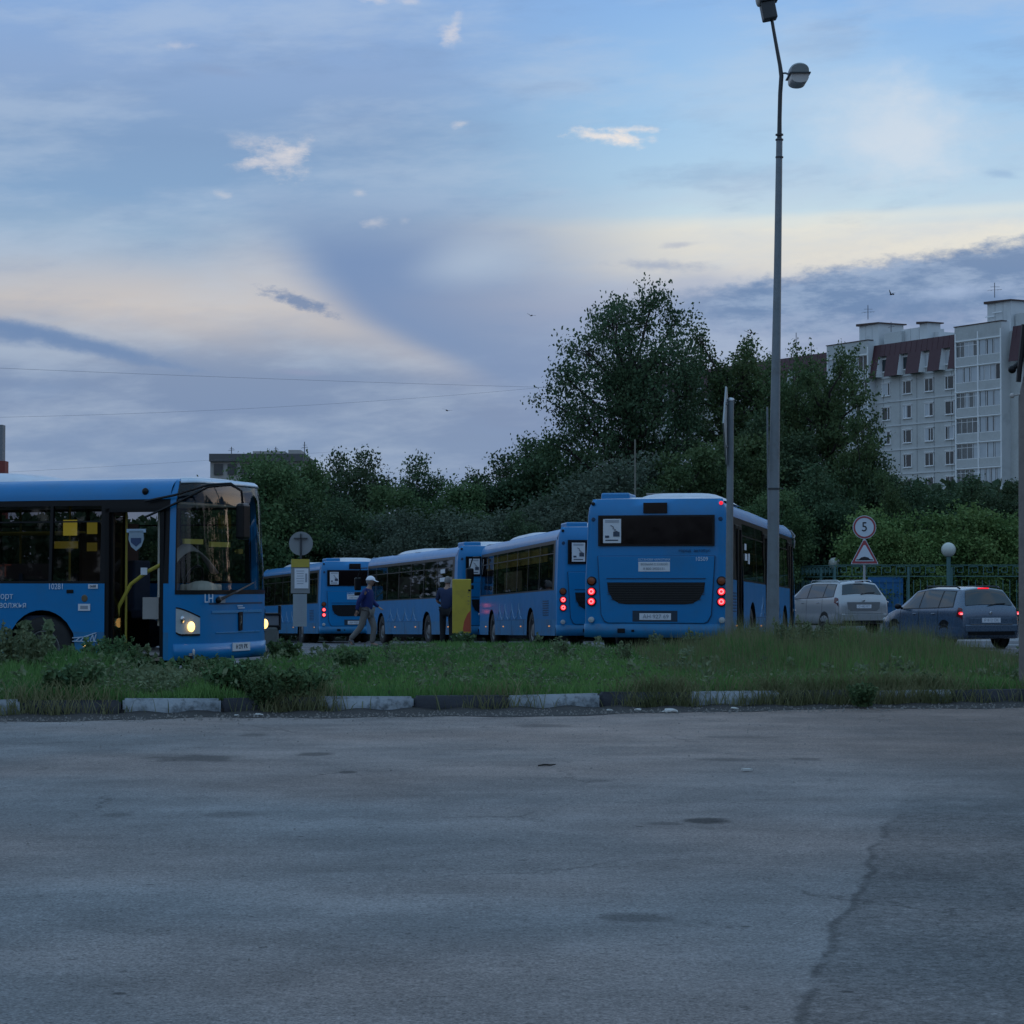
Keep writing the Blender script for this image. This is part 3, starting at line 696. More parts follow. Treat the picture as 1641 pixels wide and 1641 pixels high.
# ------------------------------------------------------------------ ground, street, kerb
def asphalt(name, base, street):
    m = bpy.data.materials.new(name); m.use_nodes = True; nt = m.node_tree; g = G(nt); b = nt.nodes['Principled BSDF']
    tc = g.new('ShaderNodeTexCoord').outputs['Object']
    sp = g.new('ShaderNodeSeparateXYZ'); nt.links.new(tc, sp.inputs[0]); x, y, z = sp.outputs
    big = g.noise(tc, .35, 4, .6); mid = g.noise(tc, 2.2, 5, .65); fine = g.noise(tc, 70, 2, .7); grit = g.noise(tc, 24, 4, .75)
    st = g.noise(g.comb(g.mul(x, .5), g.mul(y, 1.4)), 1.1, 5, .62)
    v = g.add(g.add(g.mul(g.sub(big, .5), .75), g.mul(g.sub(mid, .5), .55)), g.add(g.mul(g.sub(fine, .5), 2.4), g.mul(g.sub(grit, .5), 1.7)))
    v = g.add(v, g.mul(g.sub(st, .5), .5))
    v = g.m('MAXIMUM', g.add(v, 1.0), .25)
    hue = g.noise(tc, .22, 2, .5)
    col = g.mix(g.ss(hue, .35, .65), (base[0] * .93, base[1] * 1.0, base[2] * 1.06, 1), (base[0] * 1.10, base[1] * .99, base[2] * .96, 1))
    bumph = g.add(g.mul(fine, .5), grit)
    if street:
        wob = g.mul(g.sub(g.noise(tc, 0.8, 3, .5), .5), .36); wob2 = g.mul(g.sub(g.noise(tc, 7, 4, .6), .5), .07)
        xb = g.add(g.add(g.m('MULTIPLY_ADD', y, .216, -.71), wob), wob2)
        side = g.sub(x, xb)
        new = g.mul(g.ss(side, -.03, .03), g.ss(g.add(y, g.mul(g.sub(mid, .5), 8.0)), 17.5, 12.5))
        rough = g.noise(tc, 16, 4, .75)
        v = g.mul(v, g.m('MULTIPLY_ADD', new, g.m('MULTIPLY_ADD', rough, 1.5, -1.0), 1.0))
        crack = g.mul(g.m('SUBTRACT', 1.0, g.ss(g.m('ABSOLUTE', side), .004, .035)), g.mul(g.ss(g.noise(tc, 2.6, 3, .6), .36, .52), g.ss(y, 15, 12.6)))
        v = g.mul(v, g.m('MULTIPLY_ADD', crack, -.45, 1.0))
        dust = g.mul(g.mul(g.ss(y, 14.0, 20.5), g.ss(x, -5.5, 2.5)), g.m('MULTIPLY_ADD', mid, .8, .5))
        col = g.mix(g.mul(dust, .75), col, (base[0] * 1.42, base[1] * 1.12, base[2] * .98, 1))
        v = g.mul(v, g.m('MULTIPLY_ADD', g.mul(g.ss(x, 1.8, 4.2), g.ss(y, 8, 12)), -.30, 1.0))
        n5 = g.noise(tc, 3.2, 4, .65)
        for (px, py, w, h, k) in [(1130, 1313, 48, 7, .72), (1060, 1318, 40, 4, .4), (310, 1214, 92, 7, .5), (510, 1207, 42, 4, .55), (1022, 1467, 75, 9, .42), (372, 1303, 62, 6, .3), (555, 1236, 16, 3, .6),
                                  (405, 1177, 34, 3, .4), (190, 1303, 36, 5, .3), (1170, 1216, 70, 3, .35), (1290, 1215, 34, 3, .4), (960, 1250, 34, 3, .3), (1190, 1180, 90, 3, .3), (870, 1162, 60, 3, .35), (1480, 1400, 120, 14, .18)]:
            p = CAMH * 3700 / (py - 930); px_ = (px - 820) / 3700 * p; rx = w / 3700 * p; ry = h / (py - 930) * p
            dx = g.mul(g.sub(x, px_), 1 / rx); dy = g.mul(g.sub(y, p), 1 / ry)
            d = g.add(g.m('SQRT', g.add(g.mul(dx, dx), g.mul(dy, dy))), g.mul(g.sub(n5, .5), 1.5))
            v = g.mul(v, g.m('MULTIPLY_ADD', g.ss(d, 1.0, .45), -k, 1.0))
        pit = g.ss(g.noise(tc, 11, 3, .55), .66, .72); v = g.mul(v, g.m('MULTIPLY_ADD', pit, -.45, 1.0))
        track = g.noise(g.comb(g.mul(x, .18), g.mul(y, 1.1), 4.0), 1.3, 4, .6); v = g.mul(v, g.m('MULTIPLY_ADD', g.ss(track, .45, .75), .12, .96)); blot = g.noise(tc, .9, 6, .72); v = g.mul(v, g.m('MULTIPLY_ADD', g.ss(blot, .35, .65), .26, .86))
        vor = g.new('ShaderNodeTexVoronoi'); vor.inputs['Scale'].default_value = 1.15; nt.links.new(tc, vor.inputs['Vector'])
        v = g.mul(v, g.m('MULTIPLY_ADD', g.ss(vor.outputs['Distance'], .035, .022), -.6, 1.0))
        vc = g.new('ShaderNodeTexVoronoi', feature='DISTANCE_TO_EDGE'); vc.inputs['Scale'].default_value = .42
        dv = g.new('ShaderNodeVectorMath', operation='ADD'); nt.links.new(tc, dv.inputs[0]); dn = g.new('ShaderNodeVectorMath', operation='SCALE'); nt.links.new(g.noise(tc, 2.4, 5, .7, col=True), dn.inputs[0]); dn.inputs['Scale'].default_value = .55; nt.links.new(dn.outputs[0], dv.inputs[1]); nt.links.new(dv.outputs[0], vc.inputs['Vector'])
        hair = g.mul(g.ss(vc.outputs['Distance'], .010, .003), g.ss(g.noise(tc, .55, 3, .6), .50, .62)); v = g.mul(v, g.m('MULTIPLY_ADD', hair, -.38, 1.0))
        stain = g.ss(g.noise(g.comb(g.mul(x, 1.0), y, 9.0), 1.7, 6, .7), .60, .74); v = g.mul(v, g.m('MULTIPLY_ADD', stain, -.22, 1.0))
        pale = g.ss(g.noise(g.comb(x, y, 19.0), 1.1, 6, .72), .60, .75); v = g.mul(v, g.m('MULTIPLY_ADD', pale, .16, 1.0))
        speck = g.ss(g.noise(tc, 42, 2, .5), .68, .76); v = g.mul(v, g.m('MULTIPLY_ADD', speck, -.45, 1.0))
        bumph = g.add(bumph, g.mul(new, g.mul(rough, 1.5)))
    v3 = g.comb(v, v, v)
    c = g.mix(1.0, col, v3, 'MULTIPLY'); nt.links.new(c, b.inputs['Base Color'])
    b.inputs['Roughness'].default_value = .9; b.inputs['Specular IOR Level'].default_value = .3
    if not street:
        wet = g.ss(g.noise(g.comb(g.mul(x, .25), g.mul(y, .55)), 1.0, 3, .5), .52, .62)
        nt.links.new(g.m('MULTIPLY_ADD', wet, -.45, .85), b.inputs['Roughness'])
    bn = g.new('ShaderNodeBump'); bn.inputs['Strength'].default_value = .55; bn.inputs['Distance'].default_value = .012
    nt.links.new(bumph, bn.inputs['Height']); nt.links.new(bn.outputs[0], b.inputs['Normal'])
    return m
ROAD = asphalt('street_asphalt', (.200, .190, .182), True)
YARD = asphalt('yard_asphalt', (.11, .11, .115), False)
SOIL = mat('soil', (.035, .032, .022), .95, var=.4, scale=3, bump=.6, bscale=20)
DIRT = mat('gutter_dirt', (.030, .028, .027), .95, var=.5, scale=5, bump=.8, bscale=30)

def kerb_y(x): return 24.6 + .235 * (x + 4.12)
BX = [-16, -9, -6, -5.0, -3.7, -2.9, 0, .9, 1.5, 6.2, 7.2, 8.2, 10, 16]
BY = [33.5, 32.0, 30.9, 30.5, 31.0, 44, 50, 45, 40.4, 40.2, 38.5, 35, 33, 33]
def back_y(x): return float(np.interp(x, BX, BY))
def verge_z(x, y):
    k = kerb_y(x) + .16; b = back_y(x)
    t = (y - k) / (b - k)
    e = min(1, max(0, (1 - t) * (b - k) / 1.2))
    return ground(x, y) + (.13 + .05 * math.sin(math.pi * min(1, max(0, t))) + .03 * math.sin(x * 1.7 + y * .8)) * (e if t > .5 else 1) - .01

mb = MB(); xs = np.linspace(-40, 40, 41); 
for i in range(40):
    a, b = xs[i], xs[i + 1]
    ka = kerb_y(max(-16, min(16, a))) + .02; kb = kerb_y(max(-16, min(16, b))) + .02
    mb.face([(a, -12, 0), (b, -12, 0), (b, kb, 0), (a, ka, 0)])
tag(mb.build('street', ROAD), kind='structure')
mb = MB(); X = np.linspace(-60, 60, 61); Yv = list(np.linspace(23, 97, 75))
b0 = 0
for x in X:
    for y in Yv: mb.v.append((x, y, ground(x, y) - .006))
n = len(Yv)
for i in range(len(X) - 1):
    for j in range(n - 1): a = i * n + j; mb.f.append((a, a + n, a + n + 1, a + 1)); mb.mi.append(0)
tag(mb.build('bus_yard', YARD, smooth=60), kind='structure')
mb = MB(); X = [-3000, -800, -200, -60] + list(np.linspace(-40, 40, 17)) + [60, 200, 800, 3000]; Yv = [-400, -12, 23, 45, 52, 70, 97, 130, 200, 400, 1200, 4000]
for x in X:
    for y in Yv: mb.v.append((x, y, ground(x, y) - .05))
n = len(Yv)
for i in range(len(X) - 1):
    for j in range(n - 1): a = i * n + j; mb.f.append((a, a + n, a + n + 1, a + 1)); mb.mi.append(0)
tag(mb.build('ground', mat('far_ground', (.035, .05, .025), .95, var=.4, scale=.2)), kind='structure')

# verge soil
mb = MB(); xs = np.linspace(-16, 16, 81); N = 40
for x in xs:
    k = kerb_y(x) + .16; b = back_y(x)
    for j in range(N + 1):
        y = k + (b - k) * j / N; mb.v.append((x, y, verge_z(x, y)))
for i in range(80):
    for j in range(N): a = i * (N + 1) + j; mb.f.append((a, a + N + 1, a + N + 2, a + 1)); mb.mi.append(0)
tag(mb.build('verge', SOIL, smooth=60), kind='structure')
# gutter dirt, a thin uneven skirt of silt along the kerb
rnd = random.Random(4)
mb = MB(); xs = np.linspace(-16, 16, 321); ph = [rnd.uniform(0, 6) for _ in range(6)]
for x in xs:
    k = kerb_y(x); w = 1.0 + .22 * math.sin(x * .9 + ph[0]) + .12 * math.sin(x * 2.7 + ph[1]) + .07 * math.sin(x * 7 + ph[2]) - .1 * sst(x, 0, 4)
    for j in range(6): t = j / 5; mb.v.append((x, k - w * (1 - t), .004 + .028 * t * t * (1 + .5 * math.sin(x * 11 + ph[3]))))
for i in range(320):
    for j in range(5): a = i * 6 + j; mb.f.append((a, a + 6, a + 7, a + 1)); mb.mi.append(0)
tag(mb.build('gutter_silt', DIRT, smooth=60), kind='structure')
# kerb: bed with single stones painted by turns
KW = mat('kerb_whitewash', (.30, .335, .37), .8, var=.12, scale=3, bump=.5, bscale=25, dirt=((.05, .06, .065), 7, 1.0))
KD = mat('kerb_black', (.030, .034, .044), .8, var=.3, scale=4, bump=.5, bscale=25, dirt=((.07, .07, .065), 3, .5))
ang = math.atan(.235); kerb = None
mb = MB(); mb.box((0, 0, .03), (33, .12, .06)); kerb = mb.build('kerb', DIRT); kerb.location = (0, kerb_y(0) + .085, 0); kerb.rotation_euler = (0, 0, ang); tag(kerb, kind='structure')
stone_me = []
for k in range(3):
    bm = bmesh.new(); bmesh.ops.create_cube(bm, size=1)
    for v in bm.verts: v.co = Vector((v.co.x * 1.035, v.co.y * .16, v.co.z * .30))
    bmesh.ops.bevel(bm, geom=[e for e in bm.edges], offset=.022, segments=2, affect='EDGES')
    r2 = random.Random(k)
    for v in bm.verts: v.co += Vector((r2.uniform(-1, 1), r2.uniform(-1, 1), r2.uniform(-1, 1))) * .005
    for f in bm.faces: f.smooth = True
    me = bpy.data.meshes.new('kerb_stone'); bm.to_mesh(me); bm.free(); stone_me.append(me)
s0 = ((812 - 820) / 3700 * 25.5) / math.cos(ang)            # joint between a white and a black stone
for k in range(-13, 14):
    o = obj('kerb_stone', stone_me[k % 3].copy(), kerb, ((k + .5) * 1.055 + s0, rnd.uniform(-.012, .012), .02 + rnd.uniform(-.012, .008)), (rnd.uniform(-.05, .05), rnd.uniform(-.014, .014), rnd.uniform(-.022, .022)))
    o.data.materials.append(KW if k % 2 == 0 else KD)

# scraps of litter in the gutter
def litter(px, py, d, w, m, label, seed):
    r = random.Random(seed); bm = bmesh.new(); bmesh.ops.create_icosphere(bm, subdivisions=2, radius=1)
    for v in bm.verts:
        k = .55 + .6 * r.random(); v.co = Vector((v.co.x * w * k, v.co.y * w * .6 * k, abs(v.co.z) * w * .45 * k))
    me = bpy.data.meshes.new('litter'); bm.to_mesh(me); bm.free(); me.materials.append(m)
    p = at(px, py, d); o = obj('litter', me, None, (p.x, p.y, .012)); tag(o, label, 'litter', 'scraps of litter by the kerb')
LP = mat('litter_pale', (.5, .5, .48), .8, var=.2)
for i, (px, w, lb) in enumerate([(1071, .085, 'largest crumpled white scrap, lying on the road edge below the tall grass'), (1173, .05, 'small white scrap on the gutter under the thin tall pole'), (1020, .045, 'small pale scrap beside the black kerb stone left of the largest scrap'),
                                 (418, .05, 'pale pebble-like scrap below the leafy weed that hangs over the kerb'), (383, .03, 'tiny grey scrap just left of the pebble-like one under the leafy weed'), (975, .04, 'flat pale scrap under the end of the third white kerb stone')]):
    x = (px - 820) / 3700 * 24.4; y = kerb_y(x) - (.95 if i == 0 else .55)
    x = (px - 820) / 3700 * y
    litter(px, 0, y, w, LP, lb, i); o = bpy.context.scene.objects[-1] if False else None
mb = MB(); p = at(876, 1227, CAMH * 3700 / 297)
mb.tube([(-.065, -.03, .01), (-.02, 0, .015), (.03, .02, .01), (.07, .03, .015)], [.006, .008, .007, .004], 6); mb.tube([(-.02, 0, .015), (.01, -.03, .02)], .004, 5); tag(mb.build('twig', mat('bark_dark', (.02, .018, .015), .9)), 'short dark twig lying on the asphalt in mid street', 'twig').location = (p.x, p.y, 0)
mb = MB(); p = at(1197, 1235, CAMH * 3700 / 305); mb.box((0, 0, .01), (.07, .05, .012), .4); tag(mb.build('litter', LP), 'lone flat pale scrap out on the street asphalt', 'litter').location = (p.x, p.y, .006)

# wet patches by the parked wagon
WET = mat('standing_water', (.03, .033, .036), .12, spec=.6, var=.1, scale=.4)
for (cx, cy, rx, ry, lb, sd_) in [(10.2, 43.2, 3.0, .55, 'long bright puddle on the yard nearest the grass at the right', 1), (10.9, 46.6, 4.2, .8, 'larger bright puddle just behind the near one, in front of the blue wagon', 2)]:
    r = random.Random(sd_); mb = MB(); n = 48; pts = []
    for k in range(n):
        a = 2 * math.pi * k / n; q = 1 + .18 * math.sin(3 * a + sd_) + .12 * math.sin(7 * a + 2 * sd_) + .05 * math.sin(13 * a)
        x, y = cx + rx * q * math.cos(a), cy + ry * q * math.sin(a); pts.append((x, y, ground(x, y) + .004))
    for k in range(n): mb.face([(cx, cy, ground(cx, cy) + .005), pts[k], pts[(k + 1) % n]])
    tag(mb.build('puddle', WET), lb, 'puddle')

# ------------------------------------------------------------------ grass and weeds
def leafmat(name, c1, c2, rough=.75, rnd_obj=True, nscale=1.2):
    m = bpy.data.materials.new(name); m.use_nodes = True; nt = m.node_tree; g = G(nt); b = nt.nodes['Principled BSDF']
    geo = g.new('ShaderNodeNewGeometry'); tc = g.new('ShaderNodeTexCoord').outputs['Object']
    f = g.add(g.mul(geo.outputs['Random Per Island'], .5), g.mul(g.ss(g.noise(tc, nscale, 3, .6), .3, .7), .5))
    c = g.mix(f, (*c1, 1), (*c2, 1))
    if rnd_obj:
        oi = g.new('ShaderNodeObjectInfo').outputs['Random']; hs = g.new('ShaderNodeHueSaturation')
        g.put(hs.inputs['Value'], g.m('MULTIPLY_ADD', oi, .35, .82)); g.put(hs.inputs['Hue'], g.m('MULTIPLY_ADD', oi, .02, .49)); nt.links.new(c, hs.inputs['Color']); c = hs.outputs[0]
    nt.links.new(c, b.inputs['Base Color']); b.inputs['Roughness'].default_value = rough; b.inputs['Specular IOR Level'].default_value = .25
    tr = g.new('ShaderNodeBsdfTranslucent'); nt.links.new(c, tr.inputs[0]); mx = g.new('ShaderNodeMixShader'); mx.inputs[0].default_value = .25
    o = nt.nodes['Material Output']; nt.links.new(b.outputs[0], mx.inputs[1]); nt.links.new(tr.outputs[0], mx.inputs[2]); nt.links.new(mx.outputs[0], o.inputs[0])
    return m
GRASS = leafmat('grass_blades', (.050, .150, .042), (.17, .29, .085), nscale=.5)
GRASSD = leafmat('grass_dry', (.11, .14, .06), (.27, .27, .14), nscale=.8)
WEEDM = leafmat('weed_leaves', (.045, .11, .05), (.15, .22, .09))
WEEDG = leafmat('weed_grey', (.09, .14, .075), (.22, .26, .14))

def np_mesh(name, V, F, m):
    me = bpy.data.meshes.new(name); nv = len(V); nf, k = F.shape
    me.vertices.add(nv); me.vertices.foreach_set('co', V.astype(np.float32).ravel())
    me.loops.add(nf * k); me.loops.foreach_set('vertex_index', F.astype(np.int32).ravel())
    me.polygons.add(nf); me.polygons.foreach_set('loop_start', np.arange(0, nf * k, k, dtype=np.int32)); me.polygons.foreach_set('loop_total', np.full(nf, k, dtype=np.int32))
    me.materials.append(m); me.update(calc_edges=True); return me
vground = np.vectorize(ground); vverge = np.vectorize(verge_z); vkerb = np.vectorize(kerb_y); vback = np.vectorize(back_y)
def blades(rs, x, y, z, h, w, lean):
    """two-segment tapering blades: 5 vertices, quad+tri as 3 tris"""
    n = len(x); a = rs.uniform(0, 2 * np.pi, n); la = rs.uniform(0, 2 * np.pi, n); ln = lean * rs.uniform(.2, 1, n) * h
    dx, dy = np.cos(a) * w / 2, np.sin(a) * w / 2; lx, ly = np.cos(la) * ln, np.sin(la) * ln
    V = np.empty((n, 5, 3))
    V[:, 0] = np.c_[x - dx, y - dy, z]; V[:, 1] = np.c_[x + dx, y + dy, z]
    V[:, 2] = np.c_[x + lx * .35 + dx * .8, y + ly * .35 + dy * .8, z + h * .58]; V[:, 3] = np.c_[x + lx * .35 - dx * .8, y + ly * .35 - dy * .8, z + h * .58]
    V[:, 4] = np.c_[x + lx, y + ly, z + h * .97]
    b = np.arange(n)[:, None] * 5
    F = np.concatenate([b + np.array([0, 1, 2]), b + np.array([0, 2, 3]), b + np.array([3, 2, 4])], 0)
    return V.reshape(-1, 3), F
def snoise(x, y, s, seed=0):
    r = np.random.RandomState(seed); o = 0
    for k in range(6):
        a = r.uniform(0, 6.28); f = s * r.uniform(.6, 2.2); o = o + np.sin((x * np.cos(a) + y * np.sin(a)) * f + r.uniform(0, 6.28))
    return o / 6
rs = np.random.RandomState(7)
def scatter(n, x0, x1, dens=None, yrange=None):
    x = rs.uniform(x0, x1, n); k = vkerb(x) + .10; b = vback(x)
    t = rs.uniform(0, 1, n)
    y = k + (b - k) * t ** 1.15
    return x, y
def height(x, y):
    k = vkerb(x)
    h = .16 + .06 * snoise(x, y, 1.6, 1) + .09 * snoise(x, y, 6.0, 21)
    tall = np.clip((x - 2.0) / 1.5, 0, 1) * np.clip((7.2 - x) / 1.2, 0, 1) * np.clip((y - k - 1.5) / 5, 0, 1)
    h = h + tall * (.25 + .12 * snoise(x, y, 1.3, 2) + .20 * snoise(x, y, 4.5, 8)) * (.40 + .55 * np.clip((x - 2.0) / 1.8, 0, 1))
    lw = np.clip((-4.3 - x) / 1.0, 0, 1) * np.clip((y - k) / 2.5, 0, 1)
    h = h + lw * (.16 + .08 * snoise(x, y, 2, 3))
    rt = np.clip((x - 6.6) / 1.0, 0, 1); h = h * (1 - rt * .25)
    mid = np.clip((x + 4.2) / .6, 0, 1) * np.clip((.9 - x) / .8, 0, 1) * np.clip((y - 36) / 6, 0, 1); h = h * (1 - .35 * mid)
    h = h * np.where(x < -3.4, np.clip(.35 + (vback(x) - y) / 3.5, .35, 1), 1)
    return np.maximum(h, .06)
# bring density toward the camera side a little
x, y = scatter(210000, -8.6, 10.5); h = height(x, y) * rs.uniform(.45, 1.25, len(x))
V, F = blades(rs, x, y, vverge(x, y) - .01, h, rs.uniform(.008, .017, len(x)), .45)
tag(obj('grass', np_mesh('grass', V, F, GRASS)), 'green grass growing over the verge', 'grass', kind='stuff')
# seed stalks and dry stems in the tall part
x = rs.uniform(1.9, 7.4, 13000); k = vkerb(x); y = k + 1 + (vback(x) - k - 1.2) * rs.uniform(0, 1, len(x)) ** .8
h = height(x, y) * rs.uniform(.9, 1.7, len(x)) + .05
V, F = blades(rs, x, y, vverge(x, y) - .01, h, rs.uniform(.006, .011, len(x)), .22)
tag(obj('grass_stalks', np_mesh('grass_stalks', V, F, GRASSD)), 'dry seed stalks standing in the tall grass', 'grass', kind='stuff')
# dry tufts hanging over the kerb
x = np.concatenate([rs.normal(c, s, n) for c, s, n in ((1.7, .25, 900), (3.1, .4, 1100), (4.4, .5, 2200), (6.6, .4, 800), (-.2, .3, 200), (-4.9, .4, 600), (-2.3, .25, 700))])
y = vkerb(x) + rs.uniform(-.16, .25, len(x))
V, F = blades(rs, x, y, np.where(y > vkerb(x) + .02, .14, .01), rs.uniform(.08, .30, len(x)), rs.uniform(.008, .013, len(x)), 1.0)
tag(obj('dry_grass', np_mesh('dry_grass', V, F, GRASSD)), 'dry grass hanging over the kerb stones', 'grass', kind='stuff')

def leaf_quads(rs, c, size, upbias=0.0, elong=1.6):
    """diamond leaves at centres c"""
    n = len(c); d = rs.normal(size=(n, 3)); d[:, 2] += upbias; d /= np.linalg.norm(d, axis=1)[:, None]
    e = np.cross(d, rs.normal(size=(n, 3))); e /= np.linalg.norm(e, axis=1)[:, None] + 1e-9
    s = size * rs.uniform(.6, 1.3, n)[:, None]
    V = np.empty((n, 4, 3)); V[:, 0] = c - d * s * elong * .5; V[:, 1] = c + e * s * .5; V[:, 2] = c + d * s * elong * .5; V[:, 3] = c - e * s * .5
    F = np.arange(n * 4).reshape(n, 4); return V.reshape(-1, 3), F
def weed(seed, height_, spread, nst, nleaf, size, m):
    r = np.random.RandomState(seed); st = MB(); cs = []
    for k in range(nst):
        a = r.uniform(0, 6.28); l = r.uniform(.1, 1) * spread; hh = height_ * r.uniform(.6, 1)
        b = np.array([math.cos(a) * l * .25, math.sin(a) * l * .25, 0]); t = np.array([math.cos(a) * l, math.sin(a) * l, hh])
        st.tube([tuple(b), tuple((b + t) / 2 + [0, 0, hh * .1]), tuple(t)], [.008, .006, .003], 4)
        u = r.uniform(.2, 1, nleaf)[:, None]; p = b + (t - b) * u + r.normal(size=(nleaf, 3)) * .035 * (1.4 - u); p[:, 2] = np.maximum(p[:, 2], .02); cs.append(p)
    V, F = leaf_quads(r, np.concatenate(cs), size, .25)
    return st.mesh('stem', GRASSD), np_mesh('leaves', V, F, m)
W1 = weed(1, .62, .42, 44, 70, .036, WEEDM); W2 = weed(2, .8, .26, 20, 60, .034, WEEDG); W3 = weed(3, .32, .3, 28, 46, .038, WEEDM); W4 = weed(5, .7, .2, 7, 26, .075, WEEDG)
wspots = [  # px, base distance, proto, scale, label
    (425, 25.0, W1, .72, 'dark leafy weed spilling over the kerb between two white stones'),
    (390, 25.7, W1, .72, 'dark bushy weed right behind the kerb below the bus headlight'),
    (478, 25.2, W3, 1.2, 'low dark weed hiding the kerb left of the second white stone'),
    (105, 25.0, W3, 1.3, 'low weed over the black kerb stone under the near bus wheel'),
    (180, 29.5, W1, .95, 'dark bushy weed standing below the open bus door'),
    (205, 28, W3, 1.1, 'small weed in front of the bushy one below the open door'),
    (22, 28.5, W2, 1.0, 'tall greyish weed at the left edge of the photo'), (55, 29.5, W2, .9, 'tall greyish weed in front of the near bus wheel'),
    (75, 30.3, W4, 1.25, 'sparse tall weed stem reaching across the wheel arch'), (38, 30.0, W4, 1.15, 'sparse tall weed left of the one across the wheel arch'), (-10, 29, W2, 1.05, 'greyish weed cut by the left photo edge'),
    (110, 29, W3, 1.3, 'low leafy weed by the tyre of the near bus'), (140, 27.2, W2, .5, 'short greyish weed above the left white kerb stone'), (270, 30.5, W3, 1.2, 'low weed under the near bus front corner'), (330, 29.5, W3, 1.1, 'low weed under the near bus licence plate'),
    (455, 33, W3, 1.2, 'low dark weed right of the near bus'), (560, 31, W3, 1.0, 'low weed on the short grass below the walking man'), (1000, 33, W2, .55, 'greyish weed on the grass below the rear bus plate'),
    (1290, 36.5, W2, .95, 'tall greyish weed to the right of the lamp post foot'), (1330, 36, W2, .85, 'tall greyish weed below the silver car'), (1200, 36.8, W2, .8, 'greyish weed between the two poles'), (1420, 35, W2, .6, 'greyish weed at the right end of the tall grass'),
    (1380, 25.9, W3, .8, 'low dry weed over the kerb below the end of the tall grass'), (1480, 27, W3, .8, 'low weed on the verge at the right, under the blue wagon'),
     (365, 25.6, W3, 1.3, 'low weed at the end of the second white kerb stone'), (500, 25.6, W3, 1.0, 'low weed touching the third white kerb stone'), (60, 27.5, W4, .9, 'sparse weed in front of the near bus tyre'), (235, 28.8, W4, .7, 'sparse weed below the near bus front corner'), (320, 27, W2, .5, 'short greyish weed above the second white kerb stone'), (900, 36, W2, .5, 'greyish weed below the second bus'), (1110, 37.5, W2, .7, 'greyish weed below the tail lamp nearest the thin pole'), (1050, 38, W2, .6, 'greyish weed below the rear bus number plate'), (1255, 34, W2, .9, 'tall greyish weed in front of the lamp post foot'),
    (742, 50.5, W3, 1.3, 'dark weed around the foot of the yellow column')]
for i, (px, d, W, s, lb) in enumerate(wspots):
    x = (px - 820) / 3700 * d; o = empty('weed', (x, d, verge_z(x, d) if d > kerb_y(x) + .16 else .02), rs.uniform(0, 6)); tag(o, lb, 'weed', 'weeds on the verge'); o.scale = (s, s, s)
    obj('stem', W[0], o); obj('leaves', W[1], o)
V, F = leaf_quads(rs, np.c_[(lambda x, y: (x, y, vverge(x, y) + rs.uniform(.01, .19, len(x)) * (1 + .35 * (x < -5.8)) * np.clip(.35 + np.abs(vback(x) - y) / 4, .3, 1)))(*(lambda n: (lambda x: (x, vkerb(x) + .2 + (np.minimum(vback(x), 40) - vkerb(x) - .4) * rs.uniform(0, 1, n)))(np.concatenate([rs.uniform(-8, -3.6, n * 2 // 3), rs.uniform(-3.6, 9, n - n * 2 // 3)])))(44000))], .030, .2)
tag(obj('ground_cover', np_mesh('ground_cover', V, F, WEEDG)), 'low broad-leaved ground cover among the grass', 'ground cover', kind='stuff')

# mixed weeds scattered through the verge, too many to count
r = np.random.RandomState(71); n = 620; x = r.uniform(-8, 8.5, n); k = vkerb(x); b_ = np.minimum(vback(x), 42); y = k + .25 + (b_ - k - .6) * r.uniform(0, 1, n)
den = r.uniform(0, 1, n) < np.where(x < -3.2, .95, .42 + .3 * snoise(x, y, .9, 3)); x, y = x[den], y[den]
cs = []
for cx_, cy_ in zip(x, y):
    H_ = r.uniform(.12, .34) * (1.25 if cx_ < -6 else 1) * (.55 if (-5.8 < cx_ < -3.4 and cy_ > 28.5) else 1); m_ = int(r.uniform(18, 60)); u = r.uniform(0, 1, m_); z_ = verge_z(cx_, cy_)
    la = r.uniform(0, 6.28); sp = r.uniform(.05, .16)
    cs.append(np.c_[cx_ + r.normal(size=m_) * sp * (1.2 - u) + .1 * u * math.cos(la), cy_ + r.normal(size=m_) * sp, z_ + .02 + H_ * u])
V, F = leaf_quads(r, np.concatenate(cs), .040, .3, 2.0)
tag(obj('mixed_weeds', np_mesh('mixed_weeds', V, F, WEEDG)), 'mixed leafy weeds growing through the grass', 'weeds', kind='stuff')

